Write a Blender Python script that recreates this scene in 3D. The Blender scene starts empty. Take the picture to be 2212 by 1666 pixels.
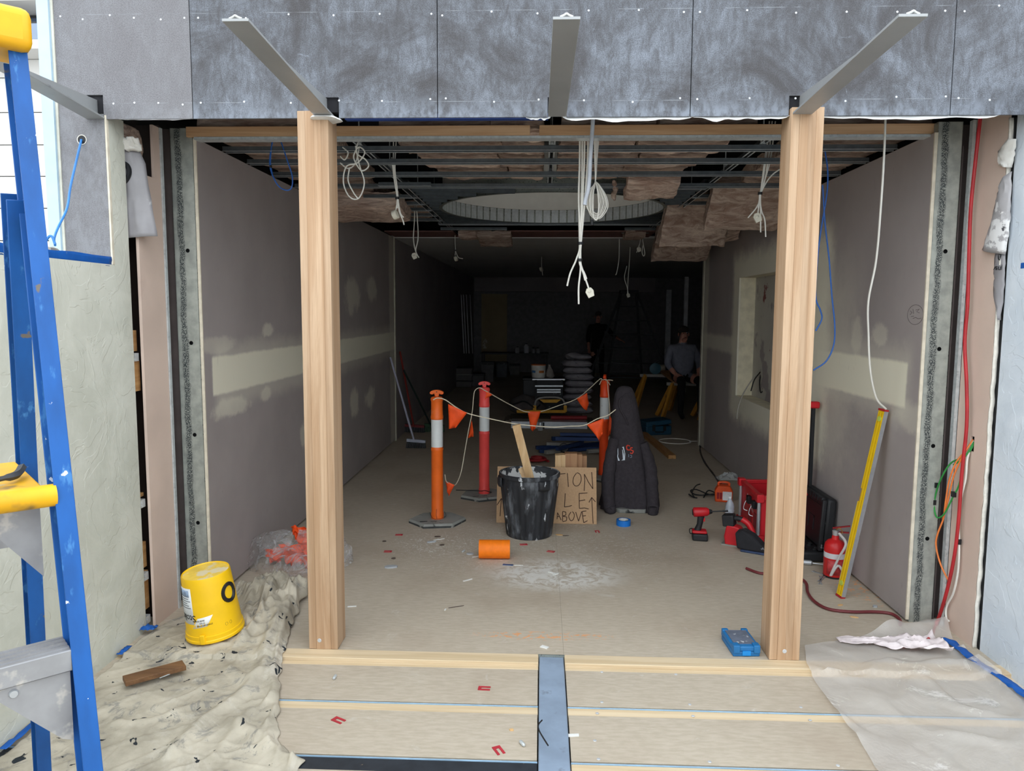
import bpy, math, random
from mathutils import Vector, Matrix, noise
random.seed(7)
SC = bpy.context.scene
COL = SC.collection
# ---------------------------------------------------------------- camera
FPX, CX, CY, CAMH = 1600.0, 1106.0, 833.0, 1.72
def _axes(vx=65.0, vy=-160.0, roll=0.0055):
    Y = Vector((vx, vy, FPX)); b = -FPX*FPX/(-roll*vx+vy)
    D = Vector((-roll*b, b, FPX)); Y.normalize(); D.normalize(); Z = -D
    return Y.cross(Z), Y, Z
AX, AY, AZ = _axes()
RW = Matrix((AX, AY, AZ))                      # camera (x right, y down, z forward) -> world
CAMP = Vector((0, 0, CAMH))
cam_d = bpy.data.cameras.new('camera'); cam = bpy.data.objects.new('camera', cam_d); COL.objects.link(cam)
cam_d.sensor_fit = 'HORIZONTAL'; cam_d.sensor_width = 36; cam_d.lens = 36*FPX/2212; cam_d.clip_start = .02
M3 = RW @ Matrix(((1,0,0),(0,-1,0),(0,0,-1)))
cam.matrix_world = Matrix.Translation(CAMP) @ M3.to_4x4()
SC.camera = cam
# ---------------------------------------------------------------- world, exposure
wd = bpy.data.worlds.new('overcast_sky'); SC.world = wd; wd.use_nodes = True
bg = wd.node_tree.nodes['Background']; bg.inputs['Color'].default_value = (.89, .95, 1.0, 1); bg.inputs['Strength'].default_value = 1.0
vs = SC.view_settings; vs.view_transform = 'Standard'; vs.look = 'None'; vs.gamma = 1; vs.use_curve_mapping = False
vs.exposure = 1.6
# ---------------------------------------------------------------- pixel -> world
def ray(x, y): return RW @ Vector((x-CX, y-CY, FPX))
def G(x, y, z=0.0): d = ray(x, y); return CAMP + d*((z-CAMH)/d.z)
def W(x, y, Y): d = ray(x, y); return CAMP + d*(Y/d.y)
def XW(x, y, X): d = ray(x, y); return CAMP + d*(X/d.x)
V = Vector
def rot(ax, deg): return Matrix.Rotation(math.radians(deg), 4, ax)
def T(*p): return Matrix.Translation(Vector(p))
# ---------------------------------------------------------------- mesh builder
class MB:
    def __init__(s): s.v = []; s.f = []; s.m = []
    def add(s, vs_, fs, m=0):
        o = len(s.v); s.v += [Vector(p) for p in vs_]; s.f += [tuple(i+o for i in f) for f in fs]; s.m += [m]*len(fs); return s
    def hexa(s, P, m=0):
        return s.add(P, [(0,3,2,1),(4,5,6,7),(0,1,5,4),(1,2,6,5),(2,3,7,6),(3,0,4,7)], m)
    def box(s, x0, x1, y0, y1, z0, z1, m=0):
        return s.hexa([(x0,y0,z0),(x1,y0,z0),(x1,y1,z0),(x0,y1,z0),(x0,y0,z1),(x1,y0,z1),(x1,y1,z1),(x0,y1,z1)], m)
    def bar(s, p, q, w, h, up=(0,0,1), m=0):
        p, q, up = V(p), V(q), V(up); d = (q-p).normalized(); a = d.cross(up)
        if a.length < 1e-4: a = d.cross(V((1,0,0)))
        a.normalize(); b = a.cross(d); a *= w/2; b *= h/2
        return s.hexa([p-a-b, p+a-b, q+a-b, q-a-b, p-a+b, p+a+b, q+a+b, q-a+b], m)
    def tube(s, pts, r, n=6, m=0, cap=True):
        pts = [V(p) for p in pts]; N = len(pts); R = r if isinstance(r, (list, tuple)) else [r]*N
        t0 = (pts[1]-pts[0]).normalized(); a = t0.orthogonal().normalized(); vv = []
        for i, p in enumerate(pts):
            t = (pts[min(i+1,N-1)]-pts[max(i-1,0)])
            t = t.normalized() if t.length > 1e-9 else t0
            a = a-t*a.dot(t)
            a = a.normalized() if a.length > 1e-6 else t.orthogonal().normalized()
            b = t.cross(a)
            for k in range(n):
                g = 2*math.pi*k/n; vv.append(p+(a*math.cos(g)+b*math.sin(g))*R[i])
        ff = [(i*n+k, i*n+(k+1) % n, (i+1)*n+(k+1) % n, (i+1)*n+k) for i in range(N-1) for k in range(n)]
        if cap: ff += [tuple(reversed(range(n))), tuple(range((N-1)*n, N*n))]
        return s.add(vv, ff, m)
    def lathe(s, prof, n=24, c=(0,0,0), m=0, cap=(True, True), fn=None):
        c = V(c); vv = []
        for r, z in prof:
            for k in range(n):
                g = 2*math.pi*k/n; rr = r*(fn(g, z) if fn else 1)
                vv.append(c+V((rr*math.cos(g), rr*math.sin(g), z)))
        N = len(prof); ff = [(i*n+k, i*n+(k+1) % n, (i+1)*n+(k+1) % n, (i+1)*n+k) for i in range(N-1) for k in range(n)]
        if cap[0]: ff.append(tuple(reversed(range(n))))
        if cap[1]: ff.append(tuple(range((N-1)*n, N*n)))
        return s.add(vv, ff, m)
    def ell(s, c, rx, ry, rz, nu=12, nv=8, m=0):
        prof = [(math.sin(math.pi*i/nv), -math.cos(math.pi*i/nv)) for i in range(nv+1)]
        prof[0] = (.02, -1); prof[-1] = (.02, 1); b = MB().lathe(prof, nu)
        return s.add([V((p.x*rx, p.y*ry, p.z*rz))+V(c) for p in b.v], b.f, m)
    def prism(s, poly, h0, h1, plane='xy', m=0):
        n = len(poly); mp = {'xy': lambda a, b, h: (a, b, h), 'xz': lambda a, b, h: (a, h, b), 'yz': lambda a, b, h: (h, a, b)}[plane]
        vv = [mp(a, b, h0) for a, b in poly]+[mp(a, b, h1) for a, b in poly]
        return s.add(vv, [tuple(range(n)), tuple(reversed(range(n, 2*n)))]+[(k, n+k, n+(k+1) % n, (k+1) % n) for k in range(n)], m)
    def grid(s, fn, nu, nv, m=0):
        vv = [fn(i/nu, j/nv) for j in range(nv+1) for i in range(nu+1)]
        return s.add(vv, [(j*(nu+1)+i, j*(nu+1)+i+1, (j+1)*(nu+1)+i+1, (j+1)*(nu+1)+i) for j in range(nv) for i in range(nu)], m)
    def x(s, M): s.v = [M @ p for p in s.v]; return s
    def off(s, d): s.v = [p-V(d) for p in s.v]; return s
    def join(s, o, m=None):
        return s.add(o.v, o.f, 0) if m is None else s.add(o.v, o.f, m)
    def me(s, name, mats, sharp=38, recalc=True):
        d = bpy.data.meshes.new(name); d.from_pydata([tuple(p) for p in s.v], [], s.f)
        for q in (mats if isinstance(mats, (list, tuple)) else [mats]): d.materials.append(q)
        d.polygons.foreach_set('material_index', s.m)
        if recalc:
            import bmesh
            b = bmesh.new(); b.from_mesh(d); bmesh.ops.recalc_face_normals(b, faces=b.faces); b.to_mesh(d); b.free()
        d.polygons.foreach_set('use_smooth', [True]*len(d.polygons)); d.set_sharp_from_angle(angle=math.radians(sharp)); d.update()
        return d
def link(name, data, parent=None, M=None):
    o = bpy.data.objects.new(name, data); COL.objects.link(o)
    if parent: o.parent = parent
    if M is not None: o.matrix_local = M
    return o
def tag(o, label=None, cat=None, group=None, kind=None):
    if label: o['label'] = label
    if cat: o['category'] = cat
    if group: o['group'] = group
    if kind: o['kind'] = kind
    return o
def part(name, mb, mats, parent=None, M=None, bevel=0, label=None, kind=None, sharp=38, seg=2, solid=0, recalc=True):
    o = link(name, mb.me(name, mats, sharp, recalc), parent, M)
    if solid: q = o.modifiers.new('solid', 'SOLIDIFY'); q.thickness = solid; q.offset = 0
    if bevel: q = o.modifiers.new('bevel', 'BEVEL'); q.width = bevel; q.segments = seg; q.limit_method = 'ANGLE'; q.angle_limit = math.radians(40)
    return tag(o, label=label, kind=kind)
def thing(name, label, cat, loc=(0,0,0), rz=0, group=None, M=None):
    o = link(name, None); o.empty_display_size = .05
    o.matrix_local = M if M is not None else T(*loc) @ rot('Z', rz)
    return tag(o, label, cat, group)
def struct(name, label=None):
    o = link(name, None); o.empty_display_size = .05; tag(o, kind='structure')
    if label: o['label'] = label
    return o
def solo(name, mb, mats, label, cat, group=None, base=None, M=None, **k):
    """one-mesh thing: world-space mesh re-based to its base point"""
    if M is None:
        if base is None:
            xs = [p.x for p in mb.v]; ys = [p.y for p in mb.v]; zs = [p.z for p in mb.v]
            base = V(((min(xs)+max(xs))/2, (min(ys)+max(ys))/2, min(zs)))
        mb.off(base); M = T(*base)
    return tag(part(name, mb, mats, None, M, **k), label, cat, group)
def copy_tree(o, parent=None, M=None):
    c = o.copy(); COL.objects.link(c); c.parent = parent
    if M is not None: c.matrix_local = M
    for ch in list(o.children): copy_tree(ch, c)
    return c
def cat(pts, n=8):
    pts = [V(p) for p in pts]; P = [2*pts[0]-pts[1]]+pts+[2*pts[-1]-pts[-2]]; out = []
    for i in range(1, len(P)-2):
        for k in range(n):
            t = k/n; a, b, c, d = P[i-1:i+3]
            out.append(.5*((2*b)+(c-a)*t+(2*a-5*b+4*c-d)*t*t+(3*b-a-3*c+d)*t**3))
    return out+[pts[-1]]
def lerp(a, b, t): return a+(b-a)*t
def poly_at(poly, t):
    n = len(poly)-1; x = min(max(t, 0), 1)*n; i = min(int(x), n-1); return poly[i].lerp(poly[i+1], x-i)
def N3(p): return noise.noise(V(p))
def text_mb(s, size, ext=.0006):
    c = bpy.data.curves.new('t', 'FONT'); c.body = s; c.size = size; c.extrude = ext; c.align_x = 'CENTER'; c.align_y = 'CENTER'
    o = bpy.data.objects.new('t', c); COL.objects.link(o); bpy.context.view_layer.update()
    m = bpy.data.meshes.new_from_object(o.evaluated_get(bpy.context.evaluated_depsgraph_get()))
    b = MB().add([v.co for v in m.vertices], [tuple(p.vertices) for p in m.polygons])
    bpy.data.objects.remove(o); bpy.data.curves.remove(c); bpy.data.meshes.remove(m); return b
# ---------------------------------------------------------------- materials
def lin(c): return tuple(((x/255)/12.92 if x/255 <= .04045 else ((x/255+.055)/1.055)**2.4) for x in c)
class NT:
    def __init__(s, name):
        s.m = bpy.data.materials.new(name); s.m.use_nodes = True; s.t = s.m.node_tree; s.b = s.t.nodes['Principled BSDF']; s._c = None
    def n(s, typ, **k):
        q = s.t.nodes.new(typ)
        for a, v in k.items():
            if hasattr(q, a): setattr(q, a, v)
        return q
    def l(s, a, b): s.t.links.new(a, b)
    def co(s):
        if s._c is None: s._c = s.n('ShaderNodeTexCoord').outputs['Object']
        return s._c
    def noise(s, scale, detail=4, rough=.55, stretch=None, off=None, dist=0):
        src = s.co()
        if stretch or off:
            mp = s.n('ShaderNodeMapping'); s.l(src, mp.inputs[0]); src = mp.outputs[0]
            if stretch: mp.inputs['Scale'].default_value = stretch
            if off: mp.inputs['Location'].default_value = off
        q = s.n('ShaderNodeTexNoise'); s.l(src, q.inputs['Vector']); q.inputs['Scale'].default_value = scale
        q.inputs['Detail'].default_value = detail; q.inputs['Roughness'].default_value = rough; q.inputs['Distortion'].default_value = dist
        return q.outputs[0]
    def ramp(s, f, a, b, lo=0.0, hi=1.0):
        q = s.n('ShaderNodeMapRange'); q.interpolation_type = 'SMOOTHSTEP'; s.l(f, q.inputs[0])
        for i, v in enumerate((a, b, lo, hi)): q.inputs[i+1].default_value = v
        return q.outputs[0]
    def math(s, op, a, b=None):
        q = s.n('ShaderNodeMath', operation=op)
        for i, v in enumerate((a, b)):
            if v is None: continue
            if isinstance(v, (int, float)): q.inputs[i].default_value = v
            else: s.l(v, q.inputs[i])
        return q.outputs[0]
    def mix(s, f, a, b):
        q = s.n('ShaderNodeMix', data_type='RGBA')
        for sock, v in ((q.inputs[0], f), (q.inputs[6], a), (q.inputs[7], b)):
            if isinstance(v, (int, float)): sock.default_value = v
            elif isinstance(v, tuple): sock.default_value = v+(1,) if len(v) == 3 else v
            else: s.l(v, sock)
        return q.outputs[2]
    def bump(s, h, strength=.3, dist=.01):
        q = s.n('ShaderNodeBump'); q.inputs['Strength'].default_value = strength; q.inputs['Distance'].default_value = dist
        s.l(h, q.inputs['Height']); s.l(q.outputs[0], s.b.inputs['Normal'])
    def xyz(s):
        q = s.n('ShaderNodeSeparateXYZ'); s.l(s.co(), q.inputs[0]); return q.outputs
    def fin(s, col, rough=.6, metal=0, spec=.4):
        if isinstance(col, tuple): s.b.inputs['Base Color'].default_value = col+(1,)
        else: s.l(col, s.b.inputs['Base Color'])
        if isinstance(rough, (int, float)): s.b.inputs['Roughness'].default_value = rough
        else: s.l(rough, s.b.inputs['Roughness'])
        s.b.inputs['Metallic'].default_value = metal; s.b.inputs['Specular IOR Level'].default_value = spec
        return s.m
_mc = {}
def mat(name, c, rough=.6, metal=0, var=.12, scale=9, bump=0, bscale=40, spot=None, stretch=None, rnd=0, spec=.4):
    """colour c (sRGB) with noise variation; spot=(colour, threshold, softness, scale)"""
    if name in _mc: return _mc[name]
    t = NT(name); c = lin(c)
    lo = tuple(x*(1-var) for x in c); hi = tuple(min(1, x*(1+var)) for x in c)
    col = t.mix(t.ramp(t.noise(scale, 5, stretch=stretch), .3, .7), lo, hi)
    if rnd:
        oi = t.n('ShaderNodeObjectInfo'); hs = t.n('ShaderNodeHueSaturation'); t.l(col, hs.inputs['Color'])
        t.l(t.ramp(oi.outputs['Random'], 0, 1, 1-rnd, 1+rnd), hs.inputs['Value']); col = hs.outputs[0]
    if spot:
        for sp in (spot if isinstance(spot, list) else [spot]):
            col = t.mix(t.ramp(t.noise(sp[3], 4, .6, off=(3.1*len(sp), 1.7*sp[3], .3), stretch=stretch if len(sp) > 4 else None), sp[1], sp[1]+sp[2]), col, lin(sp[0]))
    if bump: t.bump(t.noise(bscale, 5, stretch=stretch), bump, .01)
    _mc[name] = t.fin(col, rough, metal, spec); return _mc[name]
# ================================================================ materials of the setting
XL, XR = -1.93, 2.05            # inner faces of the plasterboard walls
YF = 3.60                       # face of the fascia
ZF = 2.632                      # its lower edge
YB, YE = 21.0, 9.65             # back wall, end of the front room
def fascia_mat(name, base, white, amt):
    t = NT(name); b, w = lin(base), lin(white)
    cl = t.noise(2.1, 10, .7, dist=.9); st = t.noise(1.0, 6, .68, stretch=(26, 26, 9), dist=.8); fine = t.noise(210, 3, .75)
    f = t.math('MULTIPLY', t.ramp(cl, .32, .66), t.ramp(st, .3, .68, .3, 1))
    f = t.math('MULTIPLY', f, t.ramp(fine, .35, .62, .4, 1))
    scr = t.ramp(t.noise(9, 9, .8, dist=2.8, off=(5, 2, 1)), .60, .70)
    f = t.math('MAXIMUM', f, t.math('MULTIPLY', scr, .75))
    z = t.xyz()[2]
    f = t.math('MAXIMUM', f, t.math('MULTIPLY', t.ramp(z, ZF, ZF+.14, 1, 0), t.ramp(t.noise(24, 6, .7, stretch=(1, 1, .5)), .35, .65, .15, .9)))
    col = t.mix(t.ramp(fine, .25, .75), tuple(x*.6 for x in b), tuple(x*1.3 for x in b))
    col = t.mix(t.math('MULTIPLY', f, amt), col, w)
    for zz in (3.115, 2.705):
        ln = t.math('MULTIPLY', t.math('LESS_THAN', t.math('ABSOLUTE', t.math('SUBTRACT', z, zz)), .0012), t.ramp(t.noise(7, 2), .45, .6))
        col = t.mix(t.math('MULTIPLY', ln, .6), col, lin((150, 155, 160)))
    t.bump(fine, .06, .004); return t.fin(col, .62)
M_FD = fascia_mat('dark_fibre_cement', (68, 66, 68), (138, 146, 158), .88)
M_FL = fascia_mat('light_fibre_cement', (114, 112, 115), (148, 151, 156), .5)
M_SCREW = mat('screw_head', (205, 208, 212), .4, .3)
M_STEEL = mat('grey_painted_steel', (158, 160, 161), .45, .25, .07, 3, spot=((120, 122, 126), .62, .12, 5))
M_GALV = mat('galvanised_steel', (206, 212, 214), .34, .35, .12, 30, spot=((170, 178, 182), .55, .2, 60))
M_GALVD = mat('spangled_galvanised_steel', (150, 156, 150), .42, .5, .12, 8, spot=((66, 76, 78), .6, .03, 75))
def stud_mat():
    t = NT('spangled_stud_steel'); x = t.xyz()[0]; n = t.noise(190, 2, .7); m = t.math('ADD', x, t.math('MULTIPLY', t.math('SUBTRACT', t.noise(5, 4, .6), .5), .05))
    band = t.math('MULTIPLY', t.ramp(m, -.045, -.032), t.ramp(m, -.012, .002, 1, 0))
    col = t.mix(t.ramp(t.noise(14, 4, .6), .3, .7), lin((150, 154, 148)), lin((178, 182, 174)))
    return t.fin(t.mix(t.math('MULTIPLY', band, t.ramp(n, .42, .52)), col, lin((62, 68, 70))), .45, .35)
M_STUD = stud_mat()
M_BOARD = lin((166, 158, 156)); M_CREAM = lin((238, 234, 214))
M_PINK = mat('pink_plasterboard', (216, 194, 180), .75, 0, .06, 2.5, spot=((196, 172, 160), .63, .2, 3))
M_GYP = mat('gypsum_core', (226, 222, 212), .9, 0, .08, 40, bump=.4)
M_PAPER = mat('plaster_edge', (214, 205, 186), .85, 0, .1, 20)
def timber(name, c, d, sc=1.0, axis=2, rnd=.1):
    t = NT(name); st = [22*sc]*3; st[axis] = .9*sc
    g = t.noise(1.0, 6, .6, stretch=tuple(st), dist=.8); st2 = [160*sc]*3; st2[axis] = 4*sc
    col = t.mix(t.ramp(g, .32, .68), lin(d), lin(c)); gf = t.noise(1.0, 3, .5, stretch=tuple(st2))
    col = t.mix(t.math('MULTIPLY', t.ramp(gf, .45, .8), .35), col, tuple(x*.75 for x in lin(d)))
    oi = t.n('ShaderNodeObjectInfo'); hs = t.n('ShaderNodeHueSaturation'); t.l(col, hs.inputs['Color'])
    t.l(t.ramp(oi.outputs['Random'], 0, 1, 1-rnd, 1+rnd), hs.inputs['Value'])
    t.bump(gf, .12, .003); return t.fin(hs.outputs[0], .62)
M_POST = timber('laminated_timber', (196, 166, 136), (172, 138, 106), 1, 2, .09)
M_PINEX = timber('pine_batten', (216, 184, 138), (194, 156, 108), 1, 0, .06)
M_PINEL = timber('pale_pine_sleeper', (222, 202, 170), (206, 182, 146), 1, 0, .05)
M_PINEH = timber('head_batten_pine', (214, 176, 138), (188, 146, 106), 1, 0, .05)
M_PINEY = timber('pine_length', (196, 152, 100), (168, 122, 74), 1, 1, .06)
M_PINEZ = timber('pine_stick', (222, 190, 146), (202, 164, 118), 1, 2, .05)
M_DARKW = timber('stained_offcut', (128, 92, 60), (96, 66, 42), 1, 0, .03)
M_BLACKT = mat('black_tape', (42, 46, 52), .6, 0, .15, 20, spot=((170, 150, 120), .66, .06, 16))
def floor_mat():
    t = NT('fibre_cement_floor'); fb = t.noise(1.0, 5, .62, stretch=(16, 60, 16)); big = t.noise(1.1, 5, .6)
    col = t.mix(t.ramp(fb, .3, .72), lin((178, 166, 148)), lin((192, 180, 163)))
    col = t.mix(t.math('MULTIPLY', t.ramp(big, .45, .7), .45), col, lin((160, 143, 125)))
    col = t.mix(t.math('MULTIPLY', t.ramp(t.noise(6, 6, .7, dist=.6), .6, .72), .5), col, lin((206, 202, 194)))
    X = t.xyz()
    def blob(cx, cy, rx, ry):
        dx = t.math('DIVIDE', t.math('SUBTRACT', X[0], cx), rx); dy = t.math('DIVIDE', t.math('SUBTRACT', X[1], cy), ry)
        r = t.math('SQRT', t.math('ADD', t.math('MULTIPLY', dx, dx), t.math('MULTIPLY', dy, dy)))
        return t.ramp(r, .45, 1.15, 1, 0)
    p = G(1200, 1240); q = G(950, 1175); s = G(1180, 1200)
    n = t.ramp(t.noise(9, 8, .75, dist=1.2), .40, .56); n2 = t.ramp(t.noise(26, 6, .75, dist=2.0), .54, .60)
    m = t.math('MAXIMUM', t.math('MULTIPLY', blob(p.x, p.y, .5, .34), n), t.math('MULTIPLY', blob(q.x, q.y, .4, .36), n2))
    m = t.math('MAXIMUM', m, t.math('MULTIPLY', blob(s.x-.1, s.y+.25, 1.3, .9), t.math('MULTIPLY', n2, .45)))
    col = t.mix(t.math('MULTIPLY', m, .85), col, lin((226, 224, 218)))
    ob = G(1215, 1375); col = t.mix(t.math('MULTIPLY', t.math('MULTIPLY', blob(ob.x-.1, ob.y, .4, .06), t.ramp(t.noise(30, 3, .7), .52, .6)), .8), col, lin((228, 156, 96)))
    ob = G(1880, 1265); col = t.mix(t.math('MULTIPLY', t.math('MULTIPLY', blob(ob.x, ob.y, .25, .4), t.ramp(t.noise(22, 3, .7), .55, .62)), .8), col, lin((232, 160, 104)))
    t.bump(fb, .1, .004); return t.fin(col, .72, 0, .3)
M_FLOOR = floor_mat()
# ================================================================ floor
fl = struct('floor', 'beige fibre cement floor sheets with timber battens between them')
def sheet(x0, x1, y0, y1, zt=0.0):
    g = .0004 if y1 > 3.6 else .0015; part('floor_sheet', MB().box(x0+g, x1-g, y0+g, y1-g, zt-.018, zt), M_FLOOR, fl, bevel=.0012 if y1 < 3.6 else 0, seg=1)
ys = [3.58, 4.82, 6.02, 7.22, 8.42, 9.62]
for a, b in zip(ys, ys[1:]):
    sheet(-2.2, .125, a, b); sheet(.125, 2.3, a, b)
sheet(-2.2, 1.6, 9.62, 15.2); sheet(1.6, 5.1, 9.62, 15.2); sheet(-2.2, 1.6, 15.2, 21.1); sheet(1.6, 5.1, 15.2, 21.1)
SB0, SB1 = .002, .124           # steel beam in the floor
ZS = -.012
rows = [(3.12, 3.445), (2.715, 3.045), (2.30, 2.62), (1.88, 2.21), (1.0, 1.80), (-.4, .93), (-1.8, -.45)]
for y0, y1 in rows:
    sheet(-2.26, SB0-.004, y0, y1, ZS); sheet(SB1+.004, 2.36, y0, y1, ZS)
M_BLUEL = mat('blue_plastic_edging', (160, 192, 218), .5)
for k, (y0, y1) in enumerate([(3.45, 3.575), (3.045, 3.105), (2.62, 2.70), (2.215, 2.285), (1.81, 1.87)]):
    for sx, (xa, xb) in enumerate(((-2.26, SB0-.004), (SB1+.004, 2.36))):
        if k == 0:
            part('timber_batten', MB().box(xa, xb, 3.485, 3.577, -.06, .004), M_PINEL, fl, bevel=.003)
            part('timber_batten', MB().box(xa, xb, 3.447, 3.484, -.06, -.014), M_PINEL, fl, bevel=.003)
        else:
            part('timber_batten', MB().box(xa, xb, y0, y1, -.06, -.015), M_BLACKT if (k == 2 and sx == 0) else M_PINEL, fl, bevel=.002)
            part('edging_strip', MB().box(xa, xb, y1+.002, y1+.0055, -.03, ZS-.0002), M_BLUEL, fl)
part('sub_floor', MB().box(-2.3, 5.2, -1.9, 21.2, -.12, -.061), mat('dark_subfloor', (70, 64, 58), .9), fl)
sb = thing('steel_floor_beam', 'blue-grey flat steel beam set into the floor between the front sheets', 'steel beam', (.063, 2.4, -.06))
M_BSTEEL = mat('blue_grey_steel', (142, 158, 178), .55, .15, .12, 6, spot=[((118, 128, 140), .6, .1, 8), ((150, 132, 108), .70, .05, 15)])
part('beam', MB().box(SB0-.063, SB1-.063, -2.2, 1.165, 0, .056), M_BSTEEL, sb, bevel=.004)
part('end_plate', MB().box(SB0-.067, SB1-.059, 1.166, 1.176, 0, .064), M_GALVD, sb)
gr = tag(part('ground', MB().box(-60, 60, -60, 60, -.3, -.125), mat('outside_paving', (150, 148, 144), .85, 0, .1, .6)), kind='structure')
# screws in the front sheets
def disc(mb, c, r, h, n=8, M=None):
    b = MB().lathe([(r, 0), (r*.8, h)], n)
    if M is not None: b.x(M)
    b.off(-V(c)); return mb.join(b)
for px, py in [(1300,1452),(1460,1457),(1560,1440),(1300,1517),(1490,1522),(1730,1528),(1290,1541),(1497,1547),(1750,1556),(1293,1640),(1533,1646),(1810,1654),(1285,1600)]:
    p = G(px, py, ZS); part('screw', disc(MB(), (p.x, p.y, ZS), .008, .0012), M_SCREW, fl)
# ================================================================ walls
def wall_mat(name, axis_masks, bands):
    """plasterboard with plaster: axis_masks = boxes (y0,y1,z0,z1,soft,strength)"""
    t = NT(name); X = t.xyz(); wob = t.noise(5, 5, .7); wob2 = t.noise(1.6, 4, .6)
    def sd(c, a, b, soft):
        cn = t.math('ADD', c, t.math('MULTIPLY', t.math('SUBTRACT', wob, .5), soft*2.2))
        lo = t.ramp(cn, a-soft, a+soft); hi = t.ramp(cn, b-soft, b+soft, 1, 0); return t.math('MULTIPLY', lo, hi)
    col = t.mix(t.ramp(wob2, .3, .7), tuple(x*.93 for x in M_BOARD), tuple(x*1.05 for x in M_BOARD))
    for y0, y1, z0, z1, soft, s in axis_masks:
        f = t.math('MULTIPLY', sd(X[1], y0, y1, soft), sd(X[2], z0, z1, soft)); col = t.mix(t.math('MULTIPLY', f, s), col, M_CREAM)
    for cy, cz, ry, rz, s in bands:
        dy = t.math('DIVIDE', t.math('SUBTRACT', X[1], cy), ry); dz = t.math('DIVIDE', t.math('SUBTRACT', X[2], cz), rz)
        r = t.math('ADD', t.math('SQRT', t.math('ADD', t.math('MULTIPLY', dy, dy), t.math('MULTIPLY', dz, dz))), t.math('MULTIPLY', t.math('SUBTRACT', wob, .5), 1.6))
        col = t.mix(t.math('MULTIPLY', t.ramp(r, .55, 1.05, 1, 0), s), col, M_CREAM)
    sc = t.ramp(t.noise(4, 3, .5, stretch=(1, 6, 1.2), dist=1.5), .70, .73)
    col = t.mix(t.math('MULTIPLY', sc, .12), col, lin((90, 84, 84)))
    return t.fin(col, .7, 0, .3)
def yz(px, py, X): p = XW(px, py, X); return p.y, p.z
b0 = yz(440, 775, XL); b1 = yz(440, 862, XL)
spotsL = [yz(580, 712, XL)+(.12, .06, .5), yz(760, 640, XL)+(.35, .2, .5), yz(803, 625, XL)+(.3, .16, .5), yz(765, 870, XL)+(.2, .18, .6), yz(800, 858, XL)+(.25, .15, .6), yz(500, 880, XL)+(.3, .07, .5), yz(575, 850, XL)+(.12, .06, .5), yz(470, 745, XL)+(.3, .06, .3), yz(655, 940, XL)+(.1, .12, .5)]
M_WL = wall_mat('plasterboard_with_joint_band', [(4.26, 9.8, b1[1], b0[1], .012, 1), (4.3, 9.8, b1[1]-.09, b0[1]+.07, .06, .32), (9.35, 9.8, 0, 2.7, .05, .5)], spotsL)
wl = struct('wall_left', 'grey plasterboard wall with a cream joint band')
def slabs(mb, pieces):
    for q in pieces: mb.box(*q)
    return mb
part('wall_sheet', MB().box(-1.945, XL, 4.16, YE, .015, 2.665), M_WL, wl)
part('wall_edge', MB().box(-1.945, XL+.001, 4.150, 4.1595, .015, 2.665), M_PAPER, wl)
part('corner_bead', MB().box(-1.96, XL+.012, YE+.002, YE+.05, .0, 2.665), mat('cream_plaster', (200, 196, 180), .8), wl)
M_WR = mat('grey_plasterboard', (150, 143, 143), .72, 0, .07, 1.5)
part('rear_wall_sheet', MB().box(-1.96, XL-.002, YE+.052, YB, .0, 2.665), M_WR, wl)
part('outer_wall', MB().box(-2.42, -2.28, 3.63, 21.2, -.06, 3.3), mat('dark_framing_wall', (70, 66, 64), .9), wl)
# right wall with niche
NY0, NY1, NZ0, NZ1, ND = 5.95, 7.87, .85, 2.08, .17
r0 = yz(1900, 782, XR); r1 = yz(1900, 860, XR)
spotsR = [yz(1850, 725, XR)+(.1, .14, .35), yz(1903, 725, XR)+(.12, .09, .35), yz(1975, 905, XR)+(.3, .1, .3)]
M_WRR = wall_mat('plasterboard_with_patches', [(4.23, 5.6, r1[1]-.02, r0[1]+.02, .014, 1), (4.2, 5.9, r1[1]-.1, r0[1]+.12, .08, .3), (5.4, 8.1, .62, 2.32, .10, .85), (5.0, 5.9, .7, 2.0, .25, .3), (7.9, 9.7, 1.28, 1.46, .03, .6), (9.3, 9.8, 0, 2.7, .05, .55)], spotsR)
wr = struct('wall_right', 'grey plasterboard wall with plastered niche')
part('wall_sheet', slabs(MB(), [(XR, XR+.016, 4.09, NY0, .015, 2.665), (XR, XR+.016, NY1, YE-.1, .015, 2.665), (XR, XR+.016, NY0, NY1, .015, NZ0), (XR, XR+.016, NY0, NY1, NZ1, 2.665)]), M_WRR, wr)
part('wall_edge', MB().box(XR-.001, XR+.016, 4.080, 4.0895, .015, 2.665), M_PAPER, wr)
M_NB = mat('plaster_niche_back', (186, 182, 172), .8, 0, .06, 3, spot=[((150, 142, 140), .56, .06, 2.2), ((128, 74, 70), .66, .03, 3.3)])
M_CRM = mat('cream_plaster', (200, 196, 180), .8)
part('niche_reveal', slabs(MB(), [(XR+.0165, XR+ND, NY1, NY1+.03, NZ0-.03, NZ1+.03), (XR+.0165, XR+ND, NY0-.03, NY0, NZ0-.03, NZ1+.03), (XR+.0165, XR+ND, NY0, NY1, NZ1, NZ1+.03), (XR+.0165, XR+ND, NY0, NY1, NZ0-.03, NZ0)]), mat('cream_reveal', (222, 214, 188), .75), wr)
pc = XW(1977, 680, XR-.0006); prc = 23*pc.y/1600*.9; nt = MB().tube([pc+V((0, prc*1.6*math.cos(2*math.pi*k/40), prc*math.sin(2*math.pi*k/40))) for k in range(41)], .0012, 5)
for l in ([(1967, 672), (1970, 676), (1966, 680)], [(1972, 668), (1974, 678)], [(1978, 670), (1986, 668), (1980, 674), (1986, 676)], [(1972, 688), (1978, 686), (1984, 689), (1990, 687)], [(1968, 684), (1974, 683)]): nt.tube([XW(x, y, XR-.0006) for x, y in l], .0012, 5)
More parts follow.
